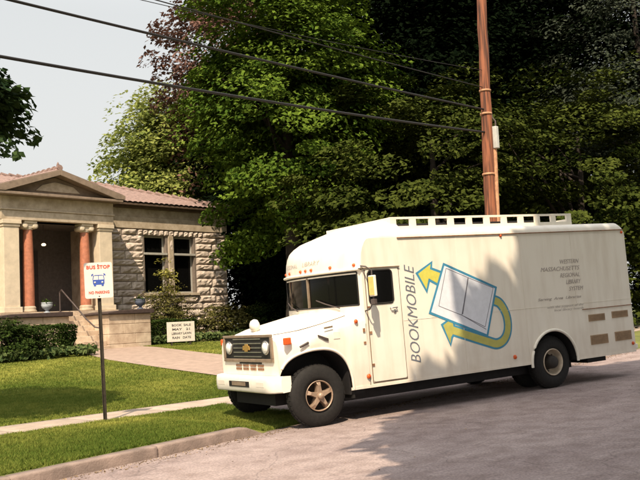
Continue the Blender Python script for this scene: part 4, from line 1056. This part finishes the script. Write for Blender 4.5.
flat(grow(a1, .042), y-.0015, y, 'arrow_outline', M['blue']); flat(a1, y-.003, y-.0016, 'arrow', M['yellow'])
def smooth_path(pts, n):
    out = []
    for i in range(len(pts)-1):
        p0, p1, p2, p3 = [Vector(pts[max(0, min(len(pts)-1, i+k))]) for k in (-1, 0, 1, 2)]
        for t in [j/n for j in range(n)]:
            out.append(.5*((2*p1)+(-p0+p2)*t+(2*p0-5*p1+4*p2-p3)*t*t+(-p0+3*p1-3*p2+p3)*t**3))
    out.append(Vector(pts[-1])); return out
cl = smooth_path([(3.62, 1.70), (3.80, 1.63), (3.93, 1.42), (3.94, 1.18), (3.84, 1.00), (3.66, .93), (3.45, .985), (3.05, 1.12), (2.66, 1.255)], 6)
def band(hw):
    l, r = [], []
    for i, p in enumerate(cl):
        t = (cl[min(i+1, len(cl)-1)]-cl[max(i-1, 0)]).normalized(); nrm = Vector((-t.y, t.x)); l.append(p+nrm*hw); r.append(p-nrm*hw)
    return l, r
def band_mesh(hw, y0, y1, head, name, m):
    l, r = band(hw); mb = MB(); n = len(l)
    for yy in (y0, y1): mb.grid([[(a_.x, yy, a_.y), (b_.x, yy, b_.y)] for a_, b_ in zip(l, r)], False)
    mb.grid([[(a_.x, y0, a_.y), (a_.x, y1, a_.y)] for a_ in l], False); mb.grid([[(a_.x, y0, a_.y), (a_.x, y1, a_.y)] for a_ in r], False)
    mb.prism(head, 'y', y0-.0002, y1); mb.build(name, m, emb)
head = [(2.49, 1.345), (2.75, 1.475), (2.70, 1.36), (2.72, 1.22), (2.64, 1.14), (2.61, 1.03)]
band_mesh(.098, y-.0015, y, grow(head, .042), 'arrow_outline', M['blue']); band_mesh(.064, y-.0032, y-.0016, head, 'arrow', M['olive'])
pg = [(2.63, 2.345), (3.72, 1.895), (3.43, 1.115), (2.26, 1.585)]
pgo = MB().prism(grow(pg, .042), 'y', y-.0045, y-.0034).build('book_outline', M['blue'], emb); flat(pg, y-.0058, y-.0046, 'book_page', M['page'])
mb = MB()
def ln(p, q, w=.011):
    p, q = Vector(p), Vector(q); t = (q-p).normalized(); n_ = Vector((-t.y, t.x))*w/2
    mb.prism([tuple(p+n_), tuple(q+n_), tuple(q-n_), tuple(p-n_)], 'y', y-.0066-.0001*len(mb.v)/80, y-.0059)
lp, rp = [(2.66, 2.30), (3.13, 2.115), (2.91, 1.485), (2.43, 1.675)], [(3.13, 2.115), (3.68, 1.905), (3.41, 1.245), (2.91, 1.485)]
for q in (lp, rp):
    for i in range(4): ln(q[i], q[(i+1) % 4])
ln((2.91, 1.485), (3.43, 1.20)); ln((3.13, 2.115), (2.93, 1.50), .022)
mb.build('book_lines', M['line'], emb)

# ---------------------------------------------------------------- light, sky, camera
AZ, EL = math.radians(52), math.radians(52)
sd = Vector((-math.cos(AZ)*math.cos(EL), -math.sin(AZ)*math.cos(EL), math.sin(EL)))   # towards the sun
sun = bpy.data.lights.new('sun', 'SUN'); sun.energy = 3.9; sun.angle = math.radians(.5); sun.color = (1, .84, .62)
so = bpy.data.objects.new('sun', sun); COL.objects.link(so); so.rotation_euler = sd.to_track_quat('Z', 'Y').to_euler(); so.location = (0, 0, 40)
w = bpy.data.worlds.new('World'); SC.world = w; w.use_nodes = True; nt = w.node_tree
bg = nt.nodes['Background']; bg.inputs['Strength'].default_value = .12
sky = nt.nodes.new('ShaderNodeTexSky'); sky.sky_type = 'NISHITA'; sky.sun_disc = False; sky.sun_elevation = EL
sky.sun_rotation = math.atan2(sd.x, sd.y); sky.dust_density = 6; sky.air_density = 1.0; sky.ozone_density = .5
hs = nt.nodes.new('ShaderNodeHueSaturation'); hs.inputs['Saturation'].default_value = .25
mxw = nt.nodes.new('ShaderNodeMixRGB'); mxw.blend_type = 'MULTIPLY'; mxw.inputs['Fac'].default_value = 1; mxw.inputs['Color2'].default_value = (1, 1, .98, 1)
nt.links.new(sky.outputs['Color'], hs.inputs['Color']); nt.links.new(hs.outputs['Color'], mxw.inputs['Color1']); # thin bright overcast: milky at the horizon, brighter overhead
tcw = nt.nodes.new('ShaderNodeTexCoord'); sxw = nt.nodes.new('ShaderNodeSeparateXYZ'); nt.links.new(tcw.outputs['Generated'], sxw.inputs['Vector'])
rw = nt.nodes.new('ShaderNodeValToRGB'); rw.color_ramp.elements[0].color = (4.1, 4.07, 3.88, 1); rw.color_ramp.elements[1].color = (9.0, 9.1, 9.3, 1)
rw.color_ramp.elements[0].position = .08; rw.color_ramp.elements[1].position = .9
e_ = rw.color_ramp.elements.new(.34); e_.color = (3.85, 3.96, 3.92, 1)
nt.links.new(sxw.outputs['Z'], rw.inputs['Fac'])
hz = nt.nodes.new('ShaderNodeMixRGB'); hz.inputs['Fac'].default_value = .7; nt.links.new(rw.outputs['Color'], hz.inputs['Color2'])
nt.links.new(mxw.outputs['Color'], hz.inputs['Color1']); nt.links.new(hz.outputs['Color'], bg.inputs['Color'])
SC.view_settings.view_transform = 'Standard'; SC.view_settings.look = 'None'; SC.view_settings.exposure = .85; SC.view_settings.gamma = 1; SC.view_settings.use_curve_mapping = False

cam = bpy.data.cameras.new('camera'); cam.sensor_width = 36; cam.lens = 36*880.03/640; cam.clip_end = 2000; cam.clip_start = .1
co = bpy.data.objects.new('camera', cam); COL.objects.link(co); SC.camera = co
r = Vector((0.85349817, -0.51858917, -0.05105045)); u = Vector((-0.00517502, -0.106398, 0.99431016)); f = Vector((0.52107015, 0.84837771, 0.09349421))
co.matrix_world = basis((-7.0416, -11.6891, 1.5825), r, u, -f)
SC.cycles.max_bounces = 8; SC.cycles.use_denoising = True
